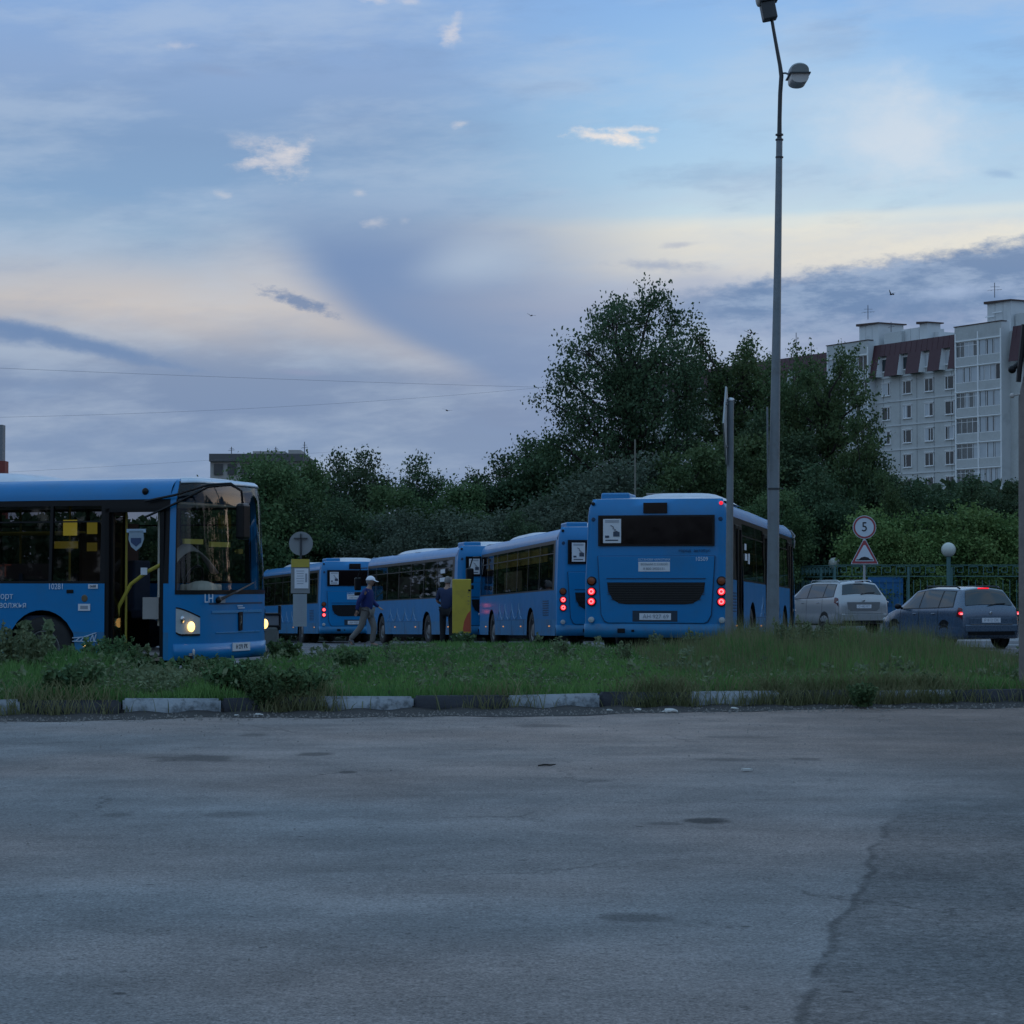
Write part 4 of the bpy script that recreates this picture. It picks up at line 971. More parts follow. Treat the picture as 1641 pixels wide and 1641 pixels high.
# ------------------------------------------------------------------ trees
BARK = mat('bark', (.035, .03, .026), .95, var=.4, scale=3)
LEAF_D = leafmat('leaves_dark', (.026, .066, .034), (.10, .15, .075), nscale=.5)
LEAF_M = leafmat('leaves_mid', (.036, .086, .036), (.125, .185, .075), nscale=.5)
LEAF_G = leafmat('leaves_grey', (.060, .095, .068), (.135, .170, .118), nscale=.5)
LEAF_L = leafmat('leaves_light', (.065, .145, .045), (.20, .285, .095), nscale=.5)
def make_tree(seed, H, Rx, z0, nlobe, nclump, nleaf, lsize, csize, m, airy=0.0, up=0.0, trunk_r=.2, shape=1.0):
    """crown as many small twig clumps gathered on lobes; limbs reach each lobe, twigs reach each clump"""
    r = np.random.RandomState(seed); hz = (H - z0) / 2; cz = z0 + hz
    lobes = []
    for k in range(nlobe):
        zz = 1 - 2 * (k + .5) / nlobe; rr = math.sqrt(max(0, 1 - zz * zz)); a = k * 2.39996 + r.uniform(-.35, .35)
        q = r.uniform(.60, .84) if k % 4 else r.uniform(.15, .45)
        wid = Rx * (1 - .30 * max(0, zz) ** 1.5 * shape)
        lobes.append((np.array([rr * math.cos(a) * q * wid, rr * math.sin(a) * q * wid, cz + zz * q * hz * r.uniform(.9, 1.1)]), r.uniform(.20, .36) * Rx))
    br = MB(); tb = cz - hz * .35
    br.tube([(0, 0, -.3), (r.uniform(-.1, .1), 0, z0 * .6), (r.uniform(-.2, .2), r.uniform(-.1, .1), tb), (0, 0, cz + hz * .3)], [trunk_r, trunk_r * .85, trunk_r * .6, trunk_r * .2], 8)
    cs = []
    for c, lr in lobes:
        base = np.array([0, 0, min(c[2] - .25 * np.hypot(c[0], c[1]) - .1 * hz, cz + hz * .2)]); base[2] = max(base[2], z0 * .55)
        mid = (base + c) / 2 + [0, 0, -.08 * hz + up * .3] + r.normal(size=3) * .12
        br.tube([tuple(base), tuple(mid), tuple(c)], [trunk_r * .36, trunk_r * .24, trunk_r * .10], 5, cap=False)
        for k in range(nclump):
            v = r.normal(size=3); v /= np.linalg.norm(v); p = c + v * lr * r.uniform(.35, 1.0) * np.array([1, 1, .85]) + [0, 0, up * lr * r.uniform(0, .8)]
            if k % 2 == 0: br.tube([tuple(c + (mid - c) * r.uniform(0, .35)), tuple((c + p) / 2 + r.normal(size=3) * .06), tuple(p)], [trunk_r * .09, trunk_r * .06, trunk_r * .03], 3, cap=False)
            nn = max(3, int(nleaf * r.uniform(.5, 1.4)))
            off = r.normal(size=(nn, 3)) * csize * np.array([1, 1, .7])
            if up: 
                t = r.uniform(-1, 1, nn)[:, None]; dr = (p - base); dr = dr / np.linalg.norm(dr); off = off * .45 + t * dr * csize * 1.9
            cs.append(p + off)
    c = np.concatenate(cs); c[:, 2] = np.clip(c[:, 2], .15, None)
    V, F = leaf_quads(r, c, lsize, .1, 1.5)
    return br.mesh('trunk', BARK, recalc=False), np_mesh('crown', V, F, m)
TREEN = {}
def plant(proto, x, y, s, rz, label, cat='tree', group='trees behind the bus yard', zs=1.0, name='tree'):
    o = empty(name, (x, y, ground(x, y) - .05), rz); o.scale = (s, s, s * zs); tag(o, label, cat, group)
    obj('trunk', proto[0], o); obj('crown', proto[1], o); return o
def tree_at(proto, Hp, px, top, d, label, widen=1.0, rz=0, **k):
    p = at(px, top, d); gz = ground(p.x, d); s = (p.z - gz) / Hp
    o = plant(proto, p.x, d, s, rz, label, **k); o.scale = (s * widen, s * widen, s); return o
BIG = make_tree(11, 16, 4.9, 4.6, 42, 22, 40, .115, .32, LEAF_D, trunk_r=.36, shape=.6)
AIR = make_tree(12, 13, 2.9, 5.2, 26, 15, 30, .105, .26, LEAF_M, up=.9, trunk_r=.22, shape=.3)
WIL = make_tree(13, 12, 3.1, 3.6, 30, 16, 34, .105, .28, LEAF_M, up=.8, trunk_r=.25, shape=.2)
T1 = make_tree(14, 8, 2.6, .8, 26, 18, 48, .10, .30, LEAF_D, trunk_r=.16)
T2 = make_tree(15, 8, 2.3, .8, 24, 18, 48, .10, .29, LEAF_M, trunk_r=.16)
T6 = make_tree(19, 8, 2.5, .5, 26, 18, 48, .10, .30, LEAF_M, trunk_r=.16)
T3 = make_tree(16, 7, 3.1, .4, 28, 18, 52, .09, .32, LEAF_G, trunk_r=.14, shape=.4)
T4 = make_tree(17, 5, 2.1, .2, 22, 16, 48, .09, .24, LEAF_L, trunk_r=.1, shape=.8)
T5 = make_tree(18, 9, 1.7, 1.5, 18, 14, 44, .10, .26, LEAF_M, trunk_r=.14, shape=.9)
tree_at(BIG, 16, 1010, 430, 112, 'tallest round-crowned dark tree, above the rear bus, sky showing through', .80, .4)
tree_at(AIR, 13, 1160, 515, 116, 'airy upright tree touching the tallest tree, left of the lamp post', 1.0, 1.0)
tree_at(AIR, 13, 1215, 545, 118, 'airy tree directly behind the lamp post', 1.0, 2.2)
tree_at(WIL, 12, 1326, 532, 108, 'willowy tree with fanned branches in front of the apartment block', .80, .3)
tree_at(WIL, 12, 1276, 545, 112, 'dense upright tree just right of the lamp post', .8, 2.0)
tree_at(T5, 9, 1378, 640, 104, 'thin leaning side crown right of the willowy tree', .62, 1.4)
rows = [  # proto, Hp, px, top, d, widen, label
    (T6, 8, 415, 694, 96, .95, 'light green tree just right of the near bus windscreen'), (T6, 8, 458, 692, 100, .85, 'light-topped tree in front of the low block of flats'),
    (T2, 8, 372, 742, 104, 1.1, 'tree at the corner of the low block of flats'), (T1, 8, 525, 716, 118, .8, 'narrow tree right of the low block of flats'),
    (T1, 8, 583, 711, 114, .85, 'rounded dark tree in the skyline above the white cap'), (T2, 8, 632, 748, 110, .9, 'lower tree between two skyline trees left of centre'),
    (T1, 8, 678, 722, 118, .8, 'pointed dark tree in the left skyline'), (T2, 8, 738, 745, 110, .9, 'lower tree right of the pointed one'),
    (T1, 8, 790, 718, 112, .95, 'dark tree above the yellow column'), (T1, 8, 858, 690, 112, .95, 'dark tree at the left foot of the tallest tree'),
    (T2, 8, 905, 668, 116, .9, 'tree under the left side of the tallest crown'), (T3, 7, 985, 705, 99, 1.12, 'grey-green round bush behind the rear bus'),
    (T3, 7, 900, 775, 97, 1.1, 'grey-green bush behind the second bus'), (T3, 7, 770, 800, 96, 1.2, 'grey-green bush above the yellow column'), (T3, 7, 650, 800, 96, 1.15, 'grey-green bush above the middle bus'),
    (T1, 8, 560, 790, 98, 1.1, 'dark bush behind the bus stop sign and middle bus'), (T1, 8, 480, 800, 97, 1.0, 'dark bush behind the round sign'),
    (T2, 8, 1100, 680, 100, .9, 'green bushy tree behind the pole with the side-on board'), (T2, 8, 1185, 660, 102, .95, 'green bushy tree between the two poles'), (T1, 8, 1250, 650, 106, 1.0, 'dark bushy tree right behind the lamp post'),
    (T1, 8, 1310, 735, 99, 1.0, 'dark tree under the willowy crown'), (T2, 8, 1240, 760, 96, 1.0, 'green tree above the rear bus front'), (T1, 8, 1400, 715, 104, .9, 'dark tree at the foot of the apartment block'),
    (T5, 9, 1425, 735, 98, .7, 'slender tree in front of the block windows'), (T1, 8, 1480, 762, 108, 1.1, 'dark tree below the middle of the block'), (T1, 8, 1545, 755, 110, 1.1, 'dark tree below the balconies'), (T1, 8, 1612, 764, 108, 1.1, 'dark tree near the right edge'),
    (T4, 5, 1408, 800, 95, 1.0, 'light green pointed bush right of the speed sign'), (T4, 5, 1442, 838, 94, .9, 'light green bush low right of the signs'),
    (T4, 5, 1540, 795, 95, 1.15, 'light green bush above the blue wagon'), (T4, 5, 1595, 810, 96, 1.1, 'light green bush at the right behind the globe lamp'), (T4, 5, 1500, 835, 94, 1.0, 'light green bush left of the globe lamp'), (T1, 8, 1350, 790, 101, .8, 'dark bush behind the speed sign'),
    (T1, 8, 1680, 770, 104, 1.1, 'dark tree beyond the right edge pole'), (T2, 8, 320, 770, 100, 1.1, 'green tree hidden behind the near bus'), (T1, 8, 1030, 770, 96, .8, 'dark bush behind the rear bus roof'), (T2, 8, 1160, 790, 95, .8, 'green bush behind the rear bus side'), (T1, 8, 840, 810, 95, .85, 'dark bush behind the second bus roof')]
for i, (pr, hp, px, top, d, w, lb) in enumerate(rows):
    tree_at(pr, hp, px, top, d, lb, w, i * 1.37)
# the wood behind, one dark mass with no single trees
r = np.random.RandomState(33); n = 46000; x = r.uniform(-36, 42, n); y = r.uniform(121, 132, n)
top = 5.6 + 1.0 * snoise(x, y * .3, .5, 5) + np.interp(x, [-36, -10, 0, 12, 20, 42], [0, 0, .6, 2.4, 1.5, 0]); z = vground(x, y) + top * r.uniform(0, 1, n) ** .8
V, F = leaf_quads(r, np.c_[x, y, z], .36, .1)
tag(obj('wood', np_mesh('wood', V, F, LEAF_D)), 'dark wood behind the first trees', 'wood', kind='stuff')
r = np.random.RandomState(34); n = 60000; x = r.uniform(-30, 36, n); y = r.uniform(98, 104, n); z = vground(x, y) + 2.6 * r.uniform(0, 1, n)
V, F = leaf_quads(r, np.c_[x, y, z], .13, .1)
tag(obj('undergrowth', np_mesh('undergrowth', V, F, LEAF_D)), 'dark undergrowth below the trees', 'undergrowth', kind='stuff')

# grit and gravel washed along the gutter
r = np.random.RandomState(61); n = 2600; x = r.uniform(-8, 9, n); k = vkerb(x); y = np.where(r.uniform(0, 1, n) < .75, k - r.uniform(.05, 1.25, n), k - 1.0 - r.exponential(3.0, n)); y = np.clip(y, 7.5, None)
s = r.uniform(.006, .022, n) * np.where(y > k - 1.4, 1, .55); tet = np.array([[1, 0, -.3], [-.6, .8, -.3], [-.5, -.9, -.3], [.1, 0, .8], [.3, .6, .3]])
V = (np.c_[x, y, .012 + 0 * x][:, None, :] + (tet[None] * r.uniform(.6, 1.3, (n, 5, 3))) * s[:, None, None]).reshape(-1, 3)
b = np.arange(n)[:, None] * 5; F = np.concatenate([b + np.array(q) for q in ([0, 4, 3], [4, 1, 3], [1, 2, 3], [2, 0, 3], [0, 1, 4])], 0)
tag(obj('gravel', np_mesh('gravel', V, F, mat('gravel_grey', (.16, .15, .14), .9, var=.4, scale=9))), 'fine gravel and grit along the gutter', 'gravel', kind='stuff')
r = np.random.RandomState(52); n = 14000; a = r.uniform(.26, .62, n); q = r.uniform(104, 112, n); hh = 13 * (1 + .2 * np.sin(a * 21)) * r.uniform(0, 1, n) ** .85  # unseen trees added to block bright sky mirrored in the windscreen
V, F = leaf_quads(r, np.c_[q * np.sin(a), q * np.cos(a), hh], .9, .1)
tag(obj('unseen_tree_belt', np_mesh('unseen_tree_belt', V, F, LEAF_D)), 'unseen trees added at the right to darken the windscreen reflection', 'wood', kind='stuff')
# unseen tree belt, added and shaped to darken reflections in bus windows and paint
r = np.random.RandomState(51); n = 60000; a = r.uniform(.55, 2 * math.pi - .50, n); q = r.uniform(58, 68, n)
hh = (8.5 + 2.5 * np.sin(a * 9) + 1.5 * np.sin(a * 23 + 1)) * (1 - .6 * np.exp(-((a - .92) / .06) ** 2)) * (1 + .35 * (a < 1.6)) * r.uniform(0, 1, n) ** .85
V, F = leaf_quads(r, np.c_[q * np.sin(a), q * np.cos(a) + 8, hh], .62, .1)
tag(obj('unseen_tree_belt', np_mesh('unseen_tree_belt', V, F, LEAF_D)), 'unseen belt of trees added beside and behind the street to darken reflections', 'wood', kind='stuff')
# ------------------------------------------------------------------ apartment block
BRICK = mat('grey_brick', (.46, .485, .49), .9, var=.22, scale=4, bump=.5, bscale=8, dirt=((.34, .35, .35), .5, .5))
CONC = mat('pale_concrete', (.56, .585, .60), .85, var=.08, scale=.8, dirt=((.26, .28, .3), .4, .5))
SLABM = mat('white_slab', (.76, .79, .81), .8, var=.06, scale=1)
REDR = mat('maroon_sheet_roof', (.055, .014, .022), .6, var=.2, scale=.8, coat=.1)
WINF = mat('window_frame_white', (.80, .82, .84), .6, var=.05)
WING = mat('far_window_glass', (.03, .042, .05), .10, spec=.4, var=.6, scale=.35)
CURT = mat('curtain', (.46, .50, .54), .8, var=.2, scale=.7)
ROOFB = mat('brown_cap', (.06, .035, .03), .7)
LOGG = mat('old_loggia_glass', (.11, .13, .14), .25, var=.6, scale=.9)
OLDJ = mat('joint_grey', (.22, .23, .24), .9)
blk = empty('apartment_block', (57.7, 265, 0), math.atan2(-.87, .494)); tag(blk, 'long pale brick apartment block with maroon mansard roof and balcony towers', 'building')
def t_at(px, p=0.0):
    u = (px - 820) / 3700; return (57.7 - .87 * p - u * (265 - .494 * p)) / (.494 + .87 * u)
def bbox(name, t0, t1, p0, p1, z0, z1, m, par=blk, bev=None):
    """box from t0 to t1 leftward along the front, p0..p1 out from it, z0..z1"""
    mb = MB(); mb.box((-(t0 + t1) / 2, -(p0 + p1) / 2, (z0 + z1) / 2), (abs(t1 - t0), abs(p1 - p0), z1 - z0)); return mb.build(name, m, par, bevel=bev)
TR, TL = t_at(1606, 1.3), t_at(1531, 1.3); BR, BL = t_at(1392, 1.2), t_at(1392, 1.2) + 8.4
bbox('wall', -14, 84, -13, 0, -1.5, 30.2, BRICK)
FL = [29.6 - 3 * k for k in range(10)]
wr = random.Random(9)
def win(tc, zc, w, h, p=0.0, kind=0):
    mb = MB()
    for (a, b, c, d) in ((-w / 2, w / 2, h / 2 - .07, h / 2), (-w / 2, w / 2, -h / 2, -h / 2 + .07), (-w / 2, -w / 2 + .07, -h / 2, h / 2), (w / 2 - .07, w / 2, -h / 2, h / 2)):
        mb.box((-tc + (a + b) / 2, -p - .04, zc + (c + d) / 2), (b - a, .10, d - c))
    m = wr.choice([-.18, .18, 0]) * w; mb.box((-tc + m, -p - .04, zc), (.07, .08, h - .1))
    mb.box((-tc, -p - .08, zc + h / 2 + .06), (w + .2, .14, .05)); mb.box((-tc, -p - .09, zc - h / 2 - .05), (w + .16, .16, .05))
    f = mb.build('window', WINF, blk)
    mb = MB(); mb.box((-tc, -p - .022, zc), (w - .1, .03, h - .1)); mb.build('pane', WING, f)
    if wr.random() < .45:
        cw = w * wr.uniform(.3, .75); s = wr.choice([-1, 1]); mb = MB(); mb.box((-tc + s * (w - .14 - cw) / 2, -p - .042, zc), (cw, .01, h - .14)); mb.build('curtain', CURT, f)
for px in (1421, 1455, 1490, 1523):
    for k in range(8): win(t_at(px), FL[k] - 1.55, 1.6, 1.6)
bands = MB()
for k in range(1, 9):
    for t0, t1 in ((TL, BR - .2), (BL, 84)): bands.box((-(t0 + t1) / 2, -.04, FL[k] - .1), (t1 - t0, .1, .16))
bands.build('floor_band', CONC, blk)
mb = MB()
for t0, t1 in ((TL, BR - .2), (BL, 84)):
    t = t0 + 2.1
    while t < t1: mb.box((-t, -.012, 13), (.05, .03, 27)); t += 3.2
mb.build('panel_joint', OLDJ, blk)
def mansard(t0, t1, wins, nm='mansard_roof'):
    def P(t, z): return (-t, -(1.05 - .75 * (z - 26.55) / 4.1) , z)
    mb = MB()
    def slab(a, b, z0, z1):
        A = [P(a, z0), P(b, z0), P(b, z1), P(a, z1)]; B = [(x, y + .12, z) for x, y, z in A]
        mb.face(A); mb.face(B)
        for i in range(4): j = (i + 1) % 4; mb.face([A[i], A[j], B[j], B[i]])
    slab(t0, t1, 29.15, 30.65); e = [t0]
    for w in sorted(wins): e += [w - .8, w + .8]
    e.append(t1)
    for i in range(0, len(e), 2): slab(e[i], e[i + 1], 26.55, 29.15)
    q = 0
    t = t0
    while t < t1:                                          # standing seams
        a, b = Vector(P(t, 29.15)), Vector(P(t, 30.65)); mb.tube([a, b], .03, 4); t += 1.0
    ro = mb.build(nm, REDR, blk)
    for w in wins:
        for s in (-.8, .8):
            c = MB(); c.face([P(w + s, 26.6), P(w + s, 29.15), (-(w + s), 0, 29.15), (-(w + s), 0, 26.6)]); c.face([(x + .05, y, z) for x, y, z in (P(w + s, 26.6), P(w + s, 29.15), (-(w + s), 0, 29.15), (-(w + s), 0, 26.6))])
            c.build('dormer_cheek', SLABM, ro)
    bbox('mansard_top', t0, t1, -2, .3, 30.2, 30.55, BRICK)
mansard(TL + .05, BR - .05, [t_at(p) for p in (1421, 1455, 1490, 1523)])
mansard(BL + .05, 84, [BL + 4 + 4.2 * k for k in range(11)])
for k in range(11):
    for j in range(4): win(BL + 4 + 4.2 * k, FL[j] - 1.55, 1.35, 1.5)
mansard(-14, TR - .9, [-3.4 - 4 * k for k in range(3)])
def tower(t0, t1, p, cols):
    bbox('tower_wall', t0, t1, 0, p - .7, -1.5, 31.3, CONC)
    bbox('tower_parapet', t0, t1, p - .72, p, 29.65, 31.3, BRICK); bbox('parapet_cap', t0 - .1, t1 + .1, p - .8, p + .08, 31.3, 31.4, ROOFB)
    mb = MB()
    for t in [t0 + .12] + cols[1:-1] + [t1 - .12]: mb.box((-t, -p + .35, 14.5), (.2, .74, 32))
    mb.build('pier', SLABM, blk)
    bbox('side_panel', t0 - .02, t0 + .02, 0, p, -1.4, 31.25, CONC)
    for k in range(9):
        z = FL[k]
        bbox('balcony_slab', t0 + .1, t1 - .1, p - .7, p + .06, z - .1, z + .06, SLABM)
        for ci in range(len(cols) - 1):
            a, b = cols[ci] + .12, cols[ci + 1] - .12
            bbox('balcony_parapet', a, b, p - .14, p - .04, z - 2.9, z - 1.95, BRICK)
            new = (ci == 0) or wr.random() < .25
            g_ = bbox('balcony_glazing', a, b, p - .16, p - .13, z - 1.95, z - .1, LOGG if not new else WING)
            mb = MB(); nb = wr.choice([3, 4, 5])
            for q in range(nb + 1): mb.box((-(a + (b - a) * q / nb), -p + .12, z - 1.02), (.07 if new else .05, .05, 1.85))
            mb.box((-(a + b) / 2, -p + .12, z - 1.93), (b - a, .05, .08)); mb.box((-(a + b) / 2, -p + .12, z - .14), (b - a, .05, .08))
            if not new: mb.box((-(a + b) / 2, -p + .12, z - .6), (b - a, .05, .05))
            mb.build('glazing_bar', WINF, g_)
            for q in range(nb):
                if wr.random() < (.75 if new else .35): mb = MB(); mb.box((-(a + (b - a) * (q + .5) / nb), -p + .125, z - 1.02), ((b - a) / nb * wr.uniform(.6, .95), .015, 1.7)); mb.build('curtain', CURT, g_)
tower(TR, TL, 1.3, [TR, t_at(1568, 1.3), TL])
tower(BR, BL, 1.2, [BR, BR + 4.2, BL])
# lift houses and vent stacks on the roof
def roofbox(px0, px1, py, z0, m, cap=None, p=-2.5, depth=4, seams=0):
    a, b = t_at(px1, p), t_at(px0, p); d = 265 + .87 * a - .494 * p; z1 = CAMH + (930 - py) / 3700 * d
    o = bbox('roof_house', a, b, p - depth, p, z0, z1, m)
    if cap: 
        mb = MB(); mb.prism([(-b - .3, z1), (-a + .3, z1), (-a + .3, z1 + .15), (-b - .3, z1 + .3)], -p - .3, -p + depth + .3); mb.build('cap', ROOFB, o)
    if seams:
        mb = MB()
        for k in range(1, seams): mb.box((-(a + (b - a) * k / seams), -p - .01, (z0 + z1) / 2), (.06, .04, z1 - z0))
        mb.build('panel_joint', BRICK, o)
roofbox(1378, 1409, 517, 30, CONC, True, seams=3); roofbox(1418, 1446, 529, 30, BRICK); roofbox(1447, 1474, 523, 30, CONC, seams=2, p=-3); roofbox(1475, 1488, 516, 30, CONC, True, p=-2, depth=2); roofbox(1490, 1506, 530, 30, CONC, p=-3)
roofbox(1584, 1622, 480, 30, CONC, True, seams=3); roofbox(1629, 1660, 497, 30, BRICK, p=-3)
mb = MB(); mb.box((-t_at(1600, -2.3), 2.28, 33.0), (1.6, .06, .12)); mb.box((-t_at(1588, -2.3), 2.28, 32.6), (1.6, .06, .12)); mb.build('ledge', SLABM, blk)
AER = mat('aerial_grey', (.10, .11, .13), .5, metal=.5)
def aerial(px, top, base, w, lb, d=276):
    a, b = at(px, top, d), at(px, base, d); mb = MB(); h = a.z - b.z
    mb.tube([(0, 0, 0), (0, 0, h)], .045, 5); mb.tube([(-w * .7, 0, h * .50), (w * .75, 0, h * .54)], .022, 4); mb.tube([(-w * .5, 0, h * .72), (w * .6, 0, h * .72)], .025, 4)
    for k in (-.8, -.4, .4, .8): mb.tube([(w * k, -.3, h * (.5 + .05 * k)), (w * k, .3, h * (.5 + .05 * k))], .02, 4)
    tag(mb.build('roof_aerial', AER), lb, 'aerial', 'aerials on the apartment roof').location = b
aerial(1391, 489, 512, .9, 'aerial above the left lift house of the apartment block'); aerial(1594, 453, 477, 1.0, 'aerial above the right lift house, highest of all'); aerial(1428, 516, 532, .4, 'short aerial between the lift house and the brick roof house')
aerial(1276, 533, 575, .35, 'slim mast rising over the willowy tree', 290); aerial(1300, 553, 580, .2, 'lower slim mast right of the one over the willowy tree', 290)

# low block of flats at the left
b2 = empty('block_of_flats', (0, 0, 0)); tag(b2, 'low grey flat-roofed block showing above the trees right of the near bus', 'building')
OLD = mat('weathered_wall', (.38, .37, .355), .95, var=.25, scale=.5, bump=.3, bscale=3, dirt=((.08, .08, .08), .3, .7))
def wb(name, px0, px1, top, d, depth, m, par, base=0):
    a, b = at(px0, top, d), at(px1, top, d); mb = MB(); mb.box(((a.x + b.x) / 2, d + depth / 2, (a.z + base) / 2), (b.x - a.x, depth, a.z - base)); return mb.build(name, m, par)
wb('wall', 337, 484, 729, 230, 14, OLD, b2, -1.5); r_ = wb('roof_slab', 335, 486, 727, 229.6, 15, mat('roof_grey', (.11, .11, .115), .9), b2, 13.3)
wb('roof_house', 405, 456, 723, 233, 5, OLD, b2, 12); wb('roof_house', 462, 482, 721, 233, 5, OLD, b2, 12)
for px in (350, 372, 394, 416, 438, 460): 
    p = at(px, 752, 229.9); mb = MB(); mb.box((p.x, 229.9, p.z), (.9, .12, 1.1)); mb.build('window', WING, b2)
for px, lb in ((371, 'aerial above the left end of the low block'), (442, 'aerial above the middle of the low block'), (488, 'tallest aerial at the right end of the low block')):
    aerial(px, 716 if px < 480 else 708, 727, .35, lb, 231)
mb = MB(); a = at(-4, 712, 180); mb.box((a.x, 180, a.z / 2 + 3.2), (1.0, 1, a.z - 3.4)); t = mb.build('flue', mat('grey_brick_dark', (.2, .21, .23), .9)); tag(t, 'top of a grey and red brick chimney at the left photo edge', 'chimney')
mb = MB(); mb.box((a.x + .1, 179.9, CAMH + (930 - 751) / 3700 * 180 - 4), (1.3, 1.3, 9.2)); mb.build('red_brick_base', mat('red_brick', (.22, .055, .045), .9, var=.2), t)

# ------------------------------------------------------------------ fence, globes, panels
FM = mat('fence_teal_paint', (.055, .14, .14), .6, var=.15)
GLOBE = mat('globe_glass', (.50, .54, .50), .3, var=.06)
BPAN = mat('blue_sheet', (.010, .12, .30), .5, var=.15, scale=1.5)
key = MB(); U = .58
for (a, b, c, d) in ((.06, .06, .06, .36), (.06, .42, .36, .36), (.42, .42, .36, .14), (.42, .20, .14, .14), (.20, .20, .14, .25)):
    if a == b: key.box((a, 0, (c + d) / 2), (.028, .028, abs(d - c) + .028))
    else: key.box(((a + b) / 2, 0, c), (abs(b - a) + .028, .028, .028))
key_me = key.mesh('key_pattern', FM); br_me = MB().box((0, 0, .82), (.025, .025, 1.62)).mesh('bar', FM); po_me = MB().box((0, 0, 1.06), (.09, .09, 2.2)).mesh('post', FM)
def fence(pts, label, U=U, bars=True):
    for (a, b), lb in zip(zip(pts[:-1], pts[1:]), label):
        a, b = Vector(a), Vector(b); L = (b - a).length; dr = math.atan2(b.y - a.y, b.x - a.x)
        f = empty('fence', (a.x, a.y, ground(a.x, a.y)), dr); tag(f, lb, 'fence', 'green iron fence behind the yard')
        for z in (2.34, 1.90, .12):
            q = MB(); q.box((L / 2, 0, z - .02), (L, .035, .035)); q.build('rail', FM, f)
        for k in range(int(L / 2.9) + 1): obj('post', po_me, f, (k * 2.9, 0, .1))
        for k in range(int(L / U)): obj('key_pattern', key_me, f, (k * U + .04, 0, 1.90))
        if bars:
            for k in range(int(L / .27)): obj('bar', br_me, f, (k * .27 + .135, 0, .1))
x0 = (1337 - 820) / 3700 * 91
fence([(x0 - 3.4, 116), (x0, 91)], ['short return of the green fence left of the speed sign'], bars=True)
fence([(x0, 91), (x0 + 4.6, 91)], ['stretch of green fence with key pattern behind the speed sign'])
fence([(x0 + 4.6, 91), (x0 + 13, 91)], ['stretch of green fence with key pattern right of the globe lamp'])
for px, py, r_, d, lb in ((1520, 881, .285, 90.5, 'white globe lamp on a post at the right part of the fence'), (1337, 903, .25, 96, 'smaller white globe lamp at the fence corner left of the speed sign')):
    p = at(px, py, d); g0 = ground(p.x, d); L_ = empty('globe_lamp', (p.x, d, g0)); tag(L_, lb, 'lamp')
    q = MB(); q.tube([(0, 0, 0), (0, 0, p.z - g0 - r_ * .9)], .085, 10); q.lathe([(.05, p.z - g0 - r_ - .03), (.13, p.z - g0 - r_ * .85), (.12, p.z - g0 - r_ * .8)], 14); q.build('post', FM, L_, smooth=50)
    q = MB(); q.sphere((0, 0, p.z - g0), r_, 24, 16); q.build('globe', GLOBE, L_, smooth=80)
for px0, px1, top, d, lb in ((1391, 1447, 925, 93, 'blue sheet metal panel behind the fence between silver car and wagon'), (1284, 1336, 917, 118, 'blue sheet metal panel behind the fence above the silver car')):
    a, b = at(px0, top, d), at(px1, top, d); q = MB(); W_ = b.x - a.x; H_ = a.z + .3
    q.box((0, 0, H_ / 2), (W_, .05, H_)); s_ = q.build('metal_panel', BPAN); s_.location = ((a.x + b.x) / 2, d, -.3); tag(s_, lb, 'panel')
    q = MB()
    for k in range(4): q.box((0, -.04, H_ * (.15 + .25 * k)), (W_ - .1, .03, .05))
    q.build('rib', BPAN, s_)

# ------------------------------------------------------------------ poles, signs
STEEL = mat('galvanised_steel', (.185, .215, .240), .55, metal=.25, var=.15, scale=3, bump=.2, bscale=15, dirt=((.12, .12, .12), 2.5, .6))
DARKM = mat('lamp_dark_metal', (.045, .05, .055), .5, metal=.2)
LENSG = mat('lamp_diffuser', (.46, .44, .42), .35, var=.1)
D = 38.0
def P3(px, py, d=D): return at(px, py, d)
base = P3(1238, 1090); bx, by = base.x, D; bz = verge_z(bx, by) - .05
lamp = empty('street_lamp', (bx, by, bz)); tag(lamp, 'tall grey street lamp with two heads rising from the tall grass', 'street lamp')
loc = lambda px, py, d=D: P3(px, py, d) - Vector((bx, by, bz))
q = MB(); q.tube([(0, 0, 0), loc(1238, 1000), loc(1240.5, 762), loc(1246, 440), loc(1249, 222)], [.108, .105, .088, .062, .052], 14); q.build('post', STEEL, lamp, smooth=60)
q = MB(); q.tube([loc(1249, 224), loc(1249.3, 190), loc(1250.3, 150), loc(1252.2, 122), loc(1250, 105), loc(1245, 78), loc(1240, 50), loc(1235, 20), loc(1231, -20)], [.040, .036, .036, .037, .033, .030, .028, .027, .026], 12); q.build('arm', DARKM, lamp, smooth=60)
q = MB()
for y_ in (216, 224, 252): q.lathe([(.05, -.015), (.066, -.012), (.066, .012), (.05, .015)], 14, c=loc(1249, y_), closed=True)
a = loc(1240, 782); q.lathe([(.09, -.03), (.098, -.03), (.098, .0), (.09, .0)], 16, c=a, closed=True); q.tube([a + Vector((.09, -.03, -.01)), a + Vector((.16, -.05, -.01))], .01, 5)
q.build('clamp', DARKM, lamp)
q = MB(); q.tube([loc(1253, 118), loc(1258, 117), loc(1265, 119)], .017, 8); q.build('bracket', STEEL, lamp)
